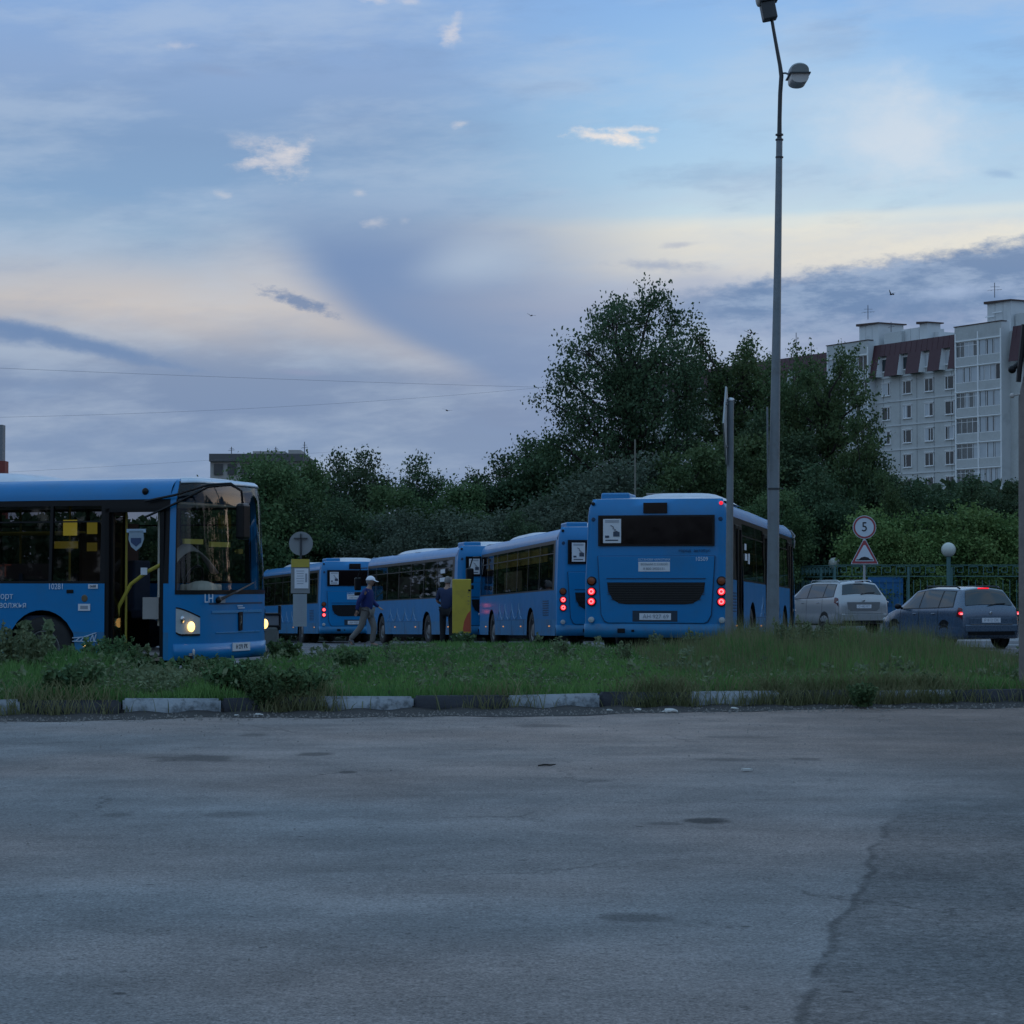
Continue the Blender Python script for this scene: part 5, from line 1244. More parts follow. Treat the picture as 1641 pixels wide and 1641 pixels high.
# side head: hood over a deep bowl
c0 = loc(1279, 122)
h = MB()
def hood(u, v):
    a = math.pi * v; x = .165 * math.cos(a) * (1 - .12 * (2 * u - 1) ** 2); y = -.30 + .6 * u
    return c0 + Vector((x, y, .0 + .19 * abs(math.sin(a)) ** .6 * (1 - .25 * (2 * u - 1) ** 4)))
h.grid(hood, 8, 14); h.face([hood(0, v / 14) for v in range(15)]); h.face([hood(1, v / 14) for v in range(15)]); ho = h.build('lamp_head', mat('lamp_hood', (.16, .18, .18), .4, metal=.2), lamp, smooth=50)
h = MB(); h.grid(lambda u, v: c0 + Vector((.145 * math.cos(math.pi + math.pi * v), -.27 + .5 * u, -.005 - .155 * abs(math.sin(math.pi * v)) ** .45)), 4, 14)
h.face([c0 + Vector((.145 * math.cos(math.pi + math.pi * v / 14), -.27, -.005 - .155 * abs(math.sin(math.pi * v / 14)) ** .45)) for v in range(15)]); h.build('bowl', LENSG, ho, smooth=50)
h = MB(); h.box(c0 + Vector((0, 0, -.002)), (.345, .62, .018)); h.build('rim', DARKM, ho)
# top head, seen from behind and below along its arm
h = MB(); M = Matrix.Rotation(R(14), 3, 'Y').inverted() if False else Matrix.Rotation(R(-11), 3, 'Y')
c1 = loc(1231.5, 18); h.box(c1, (.235, .26, .30), M=M); h.box(loc(1227, -22), (.31, .34, .55), M=M); h1 = h.build('lamp_head', DARKM, lamp, bevel=.02)
h = MB(); h.sphere(loc(1216, -4), .10, 12, 8, (.6, 1, 1.6)); h.sphere(loc(1240, -6), .06, 12, 8, (.6, 1, 1.6)); h.build('bowl', LENSG, h1, smooth=60)
# thin pipe strapped beside the post
pp = P3(1231, 1060, 38.4); pi_ = MB(); pi_.tube([(0, 0, -.1), tuple(P3(1231.5, 860, 38.4) - pp), tuple(P3(1229.5, 652, 38.4) - pp)], .016, 8); o = pi_.build('thin_pole', STEEL); o.location = pp; tag(o, 'thin grey pipe standing close to the left of the tall lamp post', 'pole')
# second pole with a side-on sign board
pp = P3(1168, 1080); z0 = verge_z(pp.x, D); sp = empty('sign_pole', (pp.x, D, z0)); tag(sp, 'grey metal pole behind the rear bus corner carrying a board seen side-on', 'pole')
top = P3(1171, 641) - Vector((pp.x, D, z0)); bot = P3(1168, 1040) - Vector((pp.x, D, z0))
q = MB(); q.tube([(0, 0, -.1), bot, top], [.068, .066, .052], 12); q.build('post', STEEL, sp, smooth=60)
q = MB(); q.lathe([(.001, .04), (.05, .03), (.058, 0), (.058, -.02)], 12, c=top); q.build('cap', CHROME, sp)
sb = empty('road_sign', tuple(P3(1164, 682, D - .05))); tag(sb, 'large board bolted to the thin pole, seen almost edge-on from behind', 'road sign')
q = MB(); q.prism([(-.62, 0), (-.06, .64), (.06, .64), (.30, .3), (.30, -.3), (.06, -.64), (-.06, -.64)], -.012, .012); o = q.build('plate', mat('sign_back', (.34, .37, .39), .6, metal=.3, dirt=((.2, .21, .22), 2, .5)), sb); o.rotation_euler = (0, 0, R(80))
q = MB(); q.box((0, 0, .35), (.5, .05, .03)); q.box((0, 0, -.35), (.5, .05, .03)); o = q.build('bracket', STEEL, sb); o.rotation_euler = (0, 0, R(80))
# slim mast behind the rear bus
pp = P3(1018, 930, 92); g0 = ground(pp.x, 92); q = MB(); q.tube([(0, 0, 0), (0, 0, P3(1018, 704, 92).z - g0)], [.05, .03], 8); o = q.build('mast', mat('mast_wood', (.18, .18, .15), .8)); o.location = (pp.x, 92, g0); tag(o, 'slim bare mast rising behind the rear bus roof', 'mast')
# concrete pole at the right edge
CONP = mat('concrete_pole', (.20, .175, .165), .9, var=.2, scale=3, bump=.5, bscale=20, dirt=((.08, .07, .07), 2, .6))
xr = (1631.5 - 820) / 3700 * 27.6 + .17; cp = empty('utility_pole', (xr, 27.6, 0)); tag(cp, 'brownish concrete utility pole cut off by the right photo edge', 'pole')
zt = P3(1640, 585, 27.6).z
q = MB(); q.tube([(0, 0, -.2), (0, 0, zt - .4), (.06, 0, zt)], [.175, .155, .12], 14); q.build('post', CONP, cp, smooth=50)
q = MB(); q.tube([(-.02, -.02, zt - .55), (.06, 0, P3(1640, 470, 27.6).z), (.12, 0, P3(1640, 380, 27.6).z)], [.11, .085, .07], 10); q.build('upper_post', mat('pole_dark', (.05, .045, .05), .8), cp, smooth=50)
q = MB(); a = P3(1622, 592, 27.6) - Vector((xr, 27.6, 0)); q.tube([a, a + Vector((.10, 0, .09)), a + Vector((.2, 0, .34))], [.035, .03, .02], 8); q.sphere(a, .05, 10, 8); q.tube([P3(1632, 612, 27.5) - Vector((xr, 27.6, 0)), P3(1641, 520, 27.5) - Vector((xr, 27.6, 0))], .03, 6); q.build('cable_clamp', BLACK, cp)
q = MB(); a = P3(1622, 634, 27.6) - Vector((xr, 27.6, 0)); q.sphere(a, .032, 10, 8); q.tube([a, a + Vector((.12, 0, .02))], .012, 6); q.build('insulator', LENSG, cp)
# road signs on the far side
sx = P3(1385, 900, 80); g0 = ground(sx.x, 80); S = empty('sign_post', (sx.x, 80, g0)); tag(S, 'grey post carrying the round 5 sign and the speed bump triangle', 'post')
q = MB(); q.tube([(0, 0, 0), (0, 0, 3.75)], .045, 10); q.build('post', CHROME if False else mat('post_pale', (.32, .34, .36), .6), S)
RED = mat('sign_red', (.30, .05, .06), .5, var=.1); SGW = mat('sign_white', (.52, .60, .68), .5, var=.05); SBK = mat('sign_black', (.01, .011, .014), .5)
z = P3(1385, 845, 80).z; s1 = empty('speed_sign', (sx.x, 79.93, z)); tag(s1, 'round red-rimmed sign with a black 5 above the triangle', 'road sign')
q = MB(); q.lathe([(.405, 0), (.405, -.015), (.0001, -.015)], 40, 'Y'); q.build('plate', SGW, s1)
q = MB(); q.lathe([(.385, -.016), (.385, -.022), (.325, -.022), (.325, -.016)], 40, 'Y', closed=True); q.build('red_ring', RED, s1)
place_text('numeral', '5', .46, s1, (0, -.024, -.0), REAR, SBK, sx=.95).data
z = P3(1385, 905, 80).z; s2 = empty('warning_sign', (sx.x, 79.93, z)); tag(s2, 'triangular red-rimmed speed bump sign below the round 5', 'road sign')
def tri(k, dz): return [(-.47 * k, .02 + dz), (.47 * k, .02 + dz), (.43 * k + .03, .07 + dz), (.035, .02 + dz + .86 * k), (-.035, .02 + dz + .86 * k), (-.43 * k - .03, .07 + dz)]
q = MB(); q.prism(tri(1, 0), -.012, 0); q.build('plate', SGW, s2)
q = MB(); q.prism(tri(.93, .02), -.018, -.012); q.build('red_border', RED, s2); q = MB(); q.prism([(-.31, .12), (.31, .12), (.33, .15), (.03, .68), (-.03, .68), (-.33, .15)], -.024, -.018); q.build('field', SGW, s2)
q = MB(); q.prism([(-.29, .15), (.29, .15), (.29, .185), (.2, .185), (.12, .25), (0, .28), (-.12, .25), (-.2, .185), (-.29, .185)], -.030, -.024); q.build('bump_symbol', SBK, s2)
# bus stop sign
sx = P3(482, 900, 58); g0 = ground(sx.x, 58); st = empty('bus_stop_sign', (sx.x, 58, g0)); tag(st, 'bus stop post with round sign seen from behind and yellow timetable board', 'bus stop sign')
zc = P3(482, 871, 58).z - g0
q = MB(); q.tube([(0, 0, -.1), (0, 0, zc + .12)], .025, 10); q.build('post', DARKM, st)
q = MB(); q.lathe([(.30, .03), (.30, .05), (.0001, .05)], 36, 'Y', c=(0, 0, zc)); q.build('round_plate', mat('sign_grey_back', (.22, .24, .25), .6, metal=.2), st)
q = MB(); q.box((0, -.01, zc + .13), (.34, .04, .03)); q.box((0, -.01, zc), (.03, .04, .5)); q.build('bracket', DARKM, st)
zz = lambda py: P3(482, py, 57.9).z - g0
W_ = 30 / 3700 * 58
q = MB(); q.box((0, -.09, (zz(896) + zz(951)) / 2), (W_, .05, zz(896) - zz(951))); bo = q.build('timetable_board', mat('board_grey', (.20, .22, .23), .6), st, bevel=.01)
q = MB(); q.box((0, -.12, (zz(896) + zz(909)) / 2), (W_ - .02, .02, zz(896) - zz(909))); q.build('yellow_header', mat('header_yellow', (.38, .31, .04), .6), bo)
q = MB(); q.box((.03, -.12, (zz(911) + zz(943)) / 2), (W_ * .74, .02, zz(911) - zz(943))); sh_ = q.build('timetable_sheet', PAPER, bo)
q = MB()
for k in range(6): q.box((.0, -.133, zz(915 + k * 4)), (.2 - .02 * (k % 3), .004, .014))
q.box((.15, -.133, zz(926)), (.05, .004, .22)); q.build('printed_lines', PRINTG, sh_)
q = MB(); q.box((-.01, -.09, (zz(952) + zz(1004)) / 2), (22 / 3700 * 58, .03, zz(952) - zz(1004))); s_ = q.build('lower_sheet', mat('sheet_grey', (.25, .30, .33), .7, var=.1), st)
q = MB()
for k in range(14): q.box((-.01 + .01 * (k % 3), -.107, zz(956 + k * 3.2)), (.24 - .03 * (k % 4), .004, .012))
q.build('printed_lines', PRINTG, s_)
# yellow column
yp = P3(740, 960, 57); g0 = ground(yp.x, 57); yc = empty('info_column', (yp.x, 57, g0)); tag(yc, 'yellow box column on a grey concrete foot beside the standing man', 'column')
zy = lambda py: P3(740, py, 57).z - g0
YC = mat('column_yellow', (.46, .36, .035), .55, var=.08, dirt=((.2, .16, .04), 2.5, .4))
q = MB(); q.box((0, 0, (zy(928) + zy(1015)) / 2), (.46, .30, zy(928) - zy(1015))); yb = q.build('yellow_box', YC, yc, bevel=.02)
q = MB(); q.box((0, 0, (zy(1015) - .1) / 2), (.33, .24, zy(1015) + .1)); q.build('concrete_foot', CONC, yc, bevel=.02)
q = MB(); q.prism([(.222, zy(1012)), (.222, zy(978)), (.14, zy(984)), (.06, zy(996)), (.03, zy(1008)), (.05, zy(1012))], -.156, -.150); q.build('red_mark', mat('mark_red', (.40, .07, .03), .6), yb)
q = MB(); q.box((.19, -.155, zy(946)), (.06, .012, .05)); q.build('lock', BLACK, yb)
q = MB()
for k, (py, w) in enumerate(((950, .05), (956, .04), (963, .05), (968, .03))): q.box((.17, -.153, zy(py)), (w, .004, .012))
q.build('printed_lines', PRINT, yb)
# equipment box at the verge edge right of the near bus
ep = P3(434, 1000, 47); g0 = verge_z(ep.x, 47) if False else ground(ep.x, 47); eb = empty('roadside_box', (ep.x, 47, g0)); tag(eb, 'small grey box with black edges on a concrete block right of the near bus', 'equipment box')
q = MB(); q.box((0, 0, .24), (.30, .34, .58)); q.build('concrete_block', mat('block_grey', (.10, .11, .105), .95, var=.2), eb, bevel=.04)
q = MB(); q.box((.02, 0, .66), (.30, .25, .20)); q.build('cabinet', mat('cabinet_grey', (.12, .135, .16), .6), eb)
q = MB(); q.box((.02, 0, .79), (.36, .3, .05)); q.box((.02, 0, .55), (.34, .3, .04)); q.box((.18, 0, .72), (.05, .2, .5)); q.build('frame', BLACK, eb, bevel=.01)

# ------------------------------------------------------------------ cars
def cr(p0, p1, p2, p3, t): return .5 * ((2 * p1) + (-p0 + p2) * t + (2 * p0 - 5 * p1 + 4 * p2 - p3) * t * t + (-p0 + 3 * p1 - 3 * p2 + p3) * t ** 3)
class CarShell:
    def __init__(s, stations):
        s.st = np.array(stations, float)     # y, zlow,wlow, zmid,wmid, zbelt,wbelt, zedge,wedge, ztop
    def row(s, y):
        Y = s.st[:, 0]; i = int(np.clip(np.searchsorted(Y, y) - 1, 0, len(Y) - 2)); t = (y - Y[i]) / (Y[i + 1] - Y[i])
        g = lambda k: s.st[min(max(k, 0), len(Y) - 1)]
        a = cr(g(i - 1), g(i), g(i + 1), g(i + 2), t); l = g(i) * (1 - t) + g(i + 1) * t
        return .35 * a + .65 * l
    def pt(s, y, v, off=0.0):
        """v: 0 underside, 1 sill, 2 mid, 3 belt, 4 roof edge, 5 roof centre; negative v is the other side"""
        sg = -1 if v < 0 else 1; v = abs(v); r = s.row(y)
        P = [(0, r[1]), (r[2], r[1]), (r[4], r[3]), (r[6], r[5]), (r[8], r[7]), (0, r[9])]
        i = min(int(v), 4); t = v - i; g = lambda k: np.array(P[min(max(k, 0), 5)])
        w = .55 if i in (1, 2) else (.30 if i == 3 else (.9 if i == 4 else 0))
        p = (1 - t) * g(i) + t * g(i + 1)
        if i == 4:      # crown
            q = np.array([P[4][0] * (1 - t), P[4][1] + (P[5][1] - P[4][1]) * math.sin(t * math.pi / 2)]); p = q
        elif w: p = (1 - w) * p + w * cr(g(i - 1), g(i), g(i + 1), g(i + 2), t)
        return Vector((sg * p[0], y, p[1]))
    def offpt(s, y, v, off):
        p = s.pt(y, v); e = 1e-3; dy = s.pt(y + e, v) - p; vv = v + (1e-3 if abs(v) < 4.99 else -1e-3); dv = s.pt(y, vv) - p
        n = dy.cross(dv); n = n.normalized() if n.length > 0 else Vector((0, 0, 1))
        c = Vector((0, y, .7)); 
        if n.dot(p - c + Vector((0, (0.6 if y > 0 else -.6), .2))) < 0: n = -n
        return p + n * off
    def sheet(s, mb, ys, vs, off=0.0, warp=None):
        b0 = len(mb.v); n = len(vs)
        for i, y in enumerate(ys):
            for j, v in enumerate(vs):
                yy, v_ = (y, v) if warp is None else warp(i / (len(ys) - 1), j / (n - 1))
                mb.v.append(tuple(s.offpt(yy, v_, off)))
        for i in range(len(ys) - 1):
            for j in range(n - 1): a = b0 + i * n + j; mb.f.append((a, a + n, a + n + 1, a + 1)); mb.mi.append(mb.cur)
CARGL = mat('car_window_glass', (.018, .024, .028), .06, spec=.8, var=.5, scale=1.5)
def build_car(name, label, stations, paint, dims, plate):
    root = empty(name); S = CarShell(stations); Y = S.st[:, 0]; y0, y1 = Y[0], Y[-1]
    d = dims
    mb = MB(); ys = sorted(set(list(np.linspace(y0, y1, 60)) + list(Y))); vs = list(np.linspace(0, 5, 41)); full = vs + [-v for v in vs[::-1]][1:-1] + [-0.0]
    n = len(full)
    for y in ys:
        for v in full: mb.v.append(tuple(S.pt(y, v)))
    for i in range(len(ys) - 1):
        for j in range(n - 1): a = i * n + j; mb.f.append((a, a + n, a + n + 1, a + 1)); mb.mi.append(0)
    mb.f.append(tuple(range(n))); mb.mi.append(0); mb.f.append(tuple(range((len(ys) - 1) * n, len(ys) * n))); mb.mi.append(0)
    mb.build('body', paint, root, smooth=40)
    def win(nm, corners, off=.006, nu=8, nv=8, m=CARGL, sol=None):
        q = MB(); (a, b, c, e) = corners
        f = lambda u, v: (a[0] * (1 - u) * (1 - v) + b[0] * u * (1 - v) + c[0] * u * v + e[0] * (1 - u) * v, a[1] * (1 - u) * (1 - v) + b[1] * u * (1 - v) + c[1] * u * v + e[1] * (1 - u) * v)
        S.sheet(q, list(range(nu + 1)), list(range(nv + 1)), off, warp=f); return q.build(nm, m, root, smooth=60)
    for s in (1, -1):
        for w in d['side']:
            q = MB(); (ya, va), (yb, vb), (yc, vc), (yd, vd) = w; f = lambda u, v: ((ya - .04) * (1 - u) * (1 - v) + (yb + .04) * u * (1 - v) + (yc + .035) * u * v + (yd - .035) * (1 - u) * v, s * ((va * (1 - u) + vb * u - .05) * (1 - v) + (vc + .04) * v))
            S.sheet(q, list(range(7)), list(range(7)), .003, warp=f); q.build('window_seal', BLACK, root, smooth=60)
            win('side_window', [(y, s * v) for y, v in w])
        q = MB(); q.tube([(s * .56, d['rail'][0], d['rail'][2]), (s * .58, d['rail'][0] + .12, d['rail'][2] + .055), (s * .58, d['rail'][1] - .12, d['rail'][2] + .055), (s * .56, d['rail'][1], d['rail'][2])], .02, 6); q.build('roof_rail', BLACK if d.get('dark') else CHROME, root, smooth=60)
        q = MB(); q.sphere((s * (d['w'] + .12), d['mir'], d['mz']), .10, 12, 8, (1, .6, .7)); q.tube([(s * (d['w'] - .02), d['mir'] + .03, d['mz'] - .05), (s * (d['w'] + .1), d['mir'], d['mz'])], .03, 6); q.build('side_mirror', BLACK, root, smooth=60)
        tl = win('tail_lamp', [(a, s * v) for a, v in d['lamp']], .014, m=d['lampm'])
        if d['lit']:
            p = S.offpt(d['bulb'][0], s * d['bulb'][1], .018); q = MB(); q.sphere(p, .085, 12, 8, (.9, .35, .45)); q.build('bulb', REDON, tl, smooth=60); q = MB(); q.sphere(p + Vector((0, -.02, -.01)), .045, 10, 8, (1, .35, .5)); q.build('bulb_core', REDHOT, tl, smooth=60)
        else:
            p = S.offpt(d['bulb'][0], s * d['bulb'][1], .014); q = MB(); q.sphere(p, .05, 10, 8, (1, .3, .7)); q.build('reflector', CHROME, tl, smooth=60)
        for yw in d['wheels']:
            q = MB(); q.lathe([(.36, -.02), (.36, .008), (.0001, .008)], 24, 'X', c=(0, 0, 0)); ar = q.build('wheel_arch', BLACK, root); ar.location = (s * (d['w'] - .006), yw, .34); ar.rotation_euler = (0, 0, 0 if s > 0 else math.pi)
            w = empty('wheel', (s * (d['w'] - .085), yw, d['wr'])); w.parent = root; w.rotation_euler = (0, 0, 0 if s > 0 else math.pi)
            q = MB(); r_ = d['wr']; q.lathe([(r_ * .62, -.09), (r_ * .93, -.10), (r_, -.07), (r_, .07), (r_ * .93, .10), (r_ * .64, .09)], 28, 'X', closed=True); q.build('tyre', RUB, w, smooth=50)
            q = MB(); q.lathe([(r_ * .64, -.08), (r_ * .64, .085), (r_ * .58, .05), (r_ * .2, .06), (.0001, .06)], 24, 'X')
            for k in range(7): a = k * 2 * math.pi / 7; q.tube([(.075, r_ * .15 * math.cos(a), r_ * .15 * math.sin(a)), (.08, r_ * .6 * math.cos(a), r_ * .6 * math.sin(a))], .022, 5)
            q.build('rim', RIM, w, smooth=50)
        for yh in d['handles']:
            p = S.offpt(yh, s * 2.7, .015); q = MB(); q.box(p, (.03, .16, .025)); q.build('door_handle', CHROME, root, bevel=.006)
        q = MB()
        for yl in d['gaps']: q.tube([S.offpt(yl, s * v, .001) for v in np.linspace(1.15, 2.98, 8)], .005, 4)
        q.build('door_gap', BLACK, root)
    q = MB(); (ya, _), _b, (yb_, _c), _d = d['rear']; B0 = len(q.v)
    for i in range(9):
        for j in range(17):
            w = -1.0 + 2.0 * j / 16; w *= (.90 + .06 * (1 - i / 8)); v = 5 - abs(w) ** 1.0; P_ = S.pt(ya + (yb_ - ya) * i / 8, v if w >= 0 else -v); q.v.append((P_.x * 1.0, P_.y - .016, P_.z + .006))
    for i in range(8):
        for j in range(16): k = B0 + i * 17 + j; q.f.append((k, k + 17, k + 18, k + 1)); q.mi.append(0)
    q.build('rear_window', CARGL, root, smooth=60)
    q = MB(); q.box((0, y0 + d['lip'][0], d['lip'][1]), (.30, .03, .028)); q.build('brake_light', REDON if d['lit'] else REDOFF, root)
    q = MB(); q.tube([(-.05, y0 + d['wip'][0] , d['wip'][1]), (.2, y0 + d['wip'][0] + .01, d['wip'][1] + .05), (.45, y0 + d['wip'][0] + .015, d['wip'][1] + .06)], .012, 5); q.build('rear_wiper', BLACK, root)
    # bumper band and plate
    q = MB(); S.sheet(q, [y0 + .005, y0 + .10, y0 + .35, y0 + .6], list(np.linspace(-2.02, -1.05, 6)), .022); S.sheet(q, [y0 + .005, y0 + .10, y0 + .35, y0 + .6], list(np.linspace(1.05, 2.02, 6)), .022)
    w_ = S.pt(y0, 2.0).x; q.box((0, y0 - .015, d['bz']), (2 * w_ - .02, .06, d['bh'])); q.build('rear_bumper', paint, root, bevel=.02)
    q = MB(); q.box((0, y0 - .03, d['bz'] + d['bh'] / 2 + .008), (2 * w_ - .3, .05, .014)); q.build('bumper_ledge', d['ledge'], root)
    q = MB(); q.box((0, y0 - .025, d['bz'] - d['bh'] / 2 - .04), (2 * w_ - .2, .05, .08)); q.build('lower_valance', BLACK, root)
    q = MB(); q.prism(d['rec'], y0 - .008, y0 + .01); q.build('plate_recess', d['recm'], root, bevel=.006)
    q = MB(); q.box((0, y0 - .016, d['pz']), (.52, .012, .115)); p_ = q.build('licence_plate', PAPER, root)
    place_text('plate_number', plate, .10, p_, (0, y0 - .024, d['pz']), REAR, PRINTG)
    q = MB(); q.lathe([(.04, 0), (.03, -.012), (.0001, -.014)], 16, 'Y', c=(0, y0 + d['em'][0], d['em'][1])); q.build('round_emblem', CHROME, root)
    for s in (1, -1):
        q = MB(); q.sphere((s * (w_ - .12), y1 - .12, .66), .12, 12, 8, (1, .9, .6)); q.build('headlight', LENS, root, smooth=60)
    q = MB(); q.tube([(0, d['ant'], S.pt(d['ant'], 5).z), (0, d['ant'] - .12, S.pt(d['ant'], 5).z + .16)], .007, 5); q.build('antenna', BLACK, root)
    q = MB(); q.box((0, 0, .35), (1.3, 3.4, .22)); q.build('underbody', BLACK, root)
    return root
SKB = mat('car_steel_blue', (.08, .125, .185), .28, metal=.35, var=.06, coat=.7)
SIL = mat('car_silver', (.36, .38, .40), .32, metal=.45, var=.05, coat=.6)
wag = build_car('station_wagon', '', [
    # y   zlow wlow zmid wmid zbelt wbelt zedge wedge ztop
    (-2.12, .34, .66, .52, .74, .70, .73, .76, .66, .78), (-2.09, .30, .72, .55, .78, .84, .76, .90, .69, .93), (-2.04, .26, .77, .58, .81, .94, .775, 1.00, .69, 1.03),
    (-1.93, .24, .80, .60, .825, .955, .79, 1.16, .66, 1.20), (-1.80, .24, .81, .60, .83, .96, .80, 1.34, .59, 1.395), (-1.70, .24, .81, .60, .83, .96, .80, 1.41, .565, 1.465), (-1.3, .24, .81, .6, .83, .955, .805, 1.43, .57, 1.49),
    (-.2, .24, .81, .6, .83, .94, .805, 1.44, .58, 1.50), (.45, .24, .81, .6, .83, .93, .80, 1.38, .57, 1.45), (.85, .24, .81, .6, .83, .92, .80, 1.18, .61, 1.25), (1.25, .24, .81, .6, .83, .91, .78, .95, .68, 1.0),
    (1.7, .25, .79, .6, .81, .82, .74, .86, .6, .90), (2.0, .28, .72, .58, .74, .72, .68, .76, .5, .78), (2.12, .34, .6, .5, .62, .62, .58, .66, .4, .67)], SKB,
    dict(side=[[(-1.62, 3.12), (-.98, 3.08), (-.98, 3.88), (-1.50, 3.86)], [(-.92, 3.08), (-.02, 3.06), (-.02, 3.88), (-.92, 3.88)], [(.04, 3.06), (.98, 3.08), (.42, 3.88), (.04, 3.88)]],
         rail=(-1.6, .1, 1.44), w=.83, mir=.82, mz=1.0, lamp=[(-2.085, 2.45), (-1.88, 2.5), (-1.90, 3.1), (-2.05, 3.3)], lampm=REDOFF, bulb=(-2.045, 2.75), lit=True,
         wheels=(-1.28, 1.24), wr=.305, handles=(-.75, .2), gaps=(-.95, 0.0, .95), rear=[(-2.015, -3.95), (-2.015, 3.95), (-1.745, 4.05), (-1.745, -4.05)], lip=(.36, 1.455), wip=(.07, 1.03), bz=.50, bh=.17, ledge=CHROME,
         rec=[(-.62, .74), (.62, .74), (.60, .60), (-.60, .60)], recm=SKB, pz=.69, em=(-.0, .86), ant=-1.45, dark=True), 'Р 812 ОК')
tag(wag, 'dark blue station wagon with lit tail lamps parked at the right', 'car')
suv = build_car('off_road_car', '', [
    (-2.28, .38, .72, .60, .82, .80, .82, .86, .74, .88), (-2.25, .34, .78, .62, .87, .98, .85, 1.04, .77, 1.06), (-2.17, .32, .82, .66, .89, 1.10, .865, 1.18, .74, 1.22),
    (-2.02, .30, .85, .68, .90, 1.12, .87, 1.40, .68, 1.45), (-1.90, .30, .86, .68, .90, 1.12, .87, 1.56, .63, 1.62), (-1.75, .30, .86, .68, .90, 1.11, .87, 1.59, .62, 1.66), (-1.2, .30, .86, .68, .90, 1.10, .87, 1.61, .63, 1.68),
    (-.1, .30, .86, .68, .90, 1.08, .87, 1.60, .64, 1.68), (.55, .30, .86, .68, .90, 1.06, .86, 1.50, .64, 1.57), (.95, .30, .86, .68, .90, 1.05, .86, 1.28, .68, 1.35), (1.35, .30, .86, .68, .90, 1.04, .84, 1.08, .74, 1.13),
    (1.85, .32, .84, .68, .87, .95, .80, .99, .66, 1.03), (2.15, .36, .78, .66, .80, .82, .74, .88, .56, .9), (2.28, .42, .66, .58, .68, .7, .64, .74, .45, .75)], SIL,
    dict(side=[[(-1.85, 3.12), (-1.2, 3.08), (-1.2, 3.88), (-1.72, 3.86)], [(-1.14, 3.08), (-.15, 3.06), (-.15, 3.88), (-1.14, 3.88)], [(-.08, 3.06), (1.0, 3.1), (.45, 3.88), (-.08, 3.88)]],
         rail=(-1.75, .2, 1.62), w=.90, mir=.9, mz=1.15, lamp=[(-2.24, 2.55), (-1.98, 2.65), (-2.0, 3.05), (-2.20, 3.15)], lampm=mat('tail_lamp_dark', (.09, .02, .03), .2), bulb=(-2.2, 2.8), lit=False,
         wheels=(-1.34, 1.32), wr=.35, handles=(-.9, .15), gaps=(-1.17, -.1, 1.0), rear=[(-2.14, -4.0), (-2.14, 4.0), (-1.93, 4.08), (-1.93, -4.08)], lip=(.30, 1.63), wip=(.10, 1.24), bz=.52, bh=.22, ledge=SIL,
         rec=[(-.58, 1.0), (.58, 1.0), (.56, .80), (.46, .72), (-.46, .72), (-.56, .80)], recm=mat('silver_dark', (.2, .21, .22), .4, metal=.4), pz=.86, em=(-.005, 1.04), ant=-1.4), 'О 443 КТ')
tag(suv, 'silver off-road car parked between the rear bus and the blue wagon', 'car')
def seat_thing(o, lx, ly, px, d, hx, hy, wheels=None, zoff=0):
    """put a vehicle so that its local point lands on a photo column at a distance, nose along (hx, hy)"""
    l = math.hypot(hx, hy); hx, hy = hx / l, hy / l; X = (px - 820) / 3700 * d
    rx_, ry_ = hy, -hx
    ox = X - lx * rx_ - ly * hx; oy = d - lx * ry_ - ly * hy
    wf, wr_ = wheels or (1.25, -1.3)
    zf = ground(ox + hx * wf, oy + hy * wf); zr = ground(ox + hx * wr_, oy + hy * wr_)
    pit = math.atan2(zf - zr, wf - wr_)
    o.location = (ox, oy, zr - math.tan(pit) * wr_ + zoff); o.rotation_euler = (pit, 0, math.atan2(-hx, hy)); return o
wag.scale = (1, .90, 1); seat_thing(wag, -.80, -1.9, 1541, 55, -math.sin(R(22)), math.cos(R(22)))
seat_thing(suv, -.87, -2.2, 1342, 72.5, -math.sin(R(20)), math.cos(R(20)))
# van behind the fence
vn = empty('van', (0, 0, 0)); tag(vn, 'pale van mostly hidden behind the fence and the blue wagon roof', 'van')
q = MB(); q.prism([(-2.4, .4), (2.1, .4), (2.2, .9), (1.75, 1.15), (1.15, 1.92), (-2.35, 1.95), (-2.45, 1.6)], -.9, .9); q.build('body', mat('van_grey', (.26, .29, .31), .5, coat=.3), vn, bevel=.06)
q = MB(); q.prism([(1.2, 1.82), (1.70, 1.2), (1.745, 1.22), (1.235, 1.87)], -.8, .8); q.build('windscreen', CARGL, vn)
q = MB(); q.prism([(.35, 1.25), (1.5, 1.25), (1.08, 1.78), (.35, 1.78)], -.915, .915); q.build('side_window', CARGL, vn)
for yw in (-1.5, 1.4):
    for s in (-1, 1):
        q = MB(); q.lathe([(.33, -.1), (.33, .1), (.2, .11), (.0001, .08)], 20, 'Y', c=(yw, s * .8, .33)); q.build('wheel', RUB, vn)
pv = P3(1527, 935, 99); vn.location = (pv.x - 1.0, 99, ground(pv.x, 99) + .02); vn.scale = (.95, 1, .90)

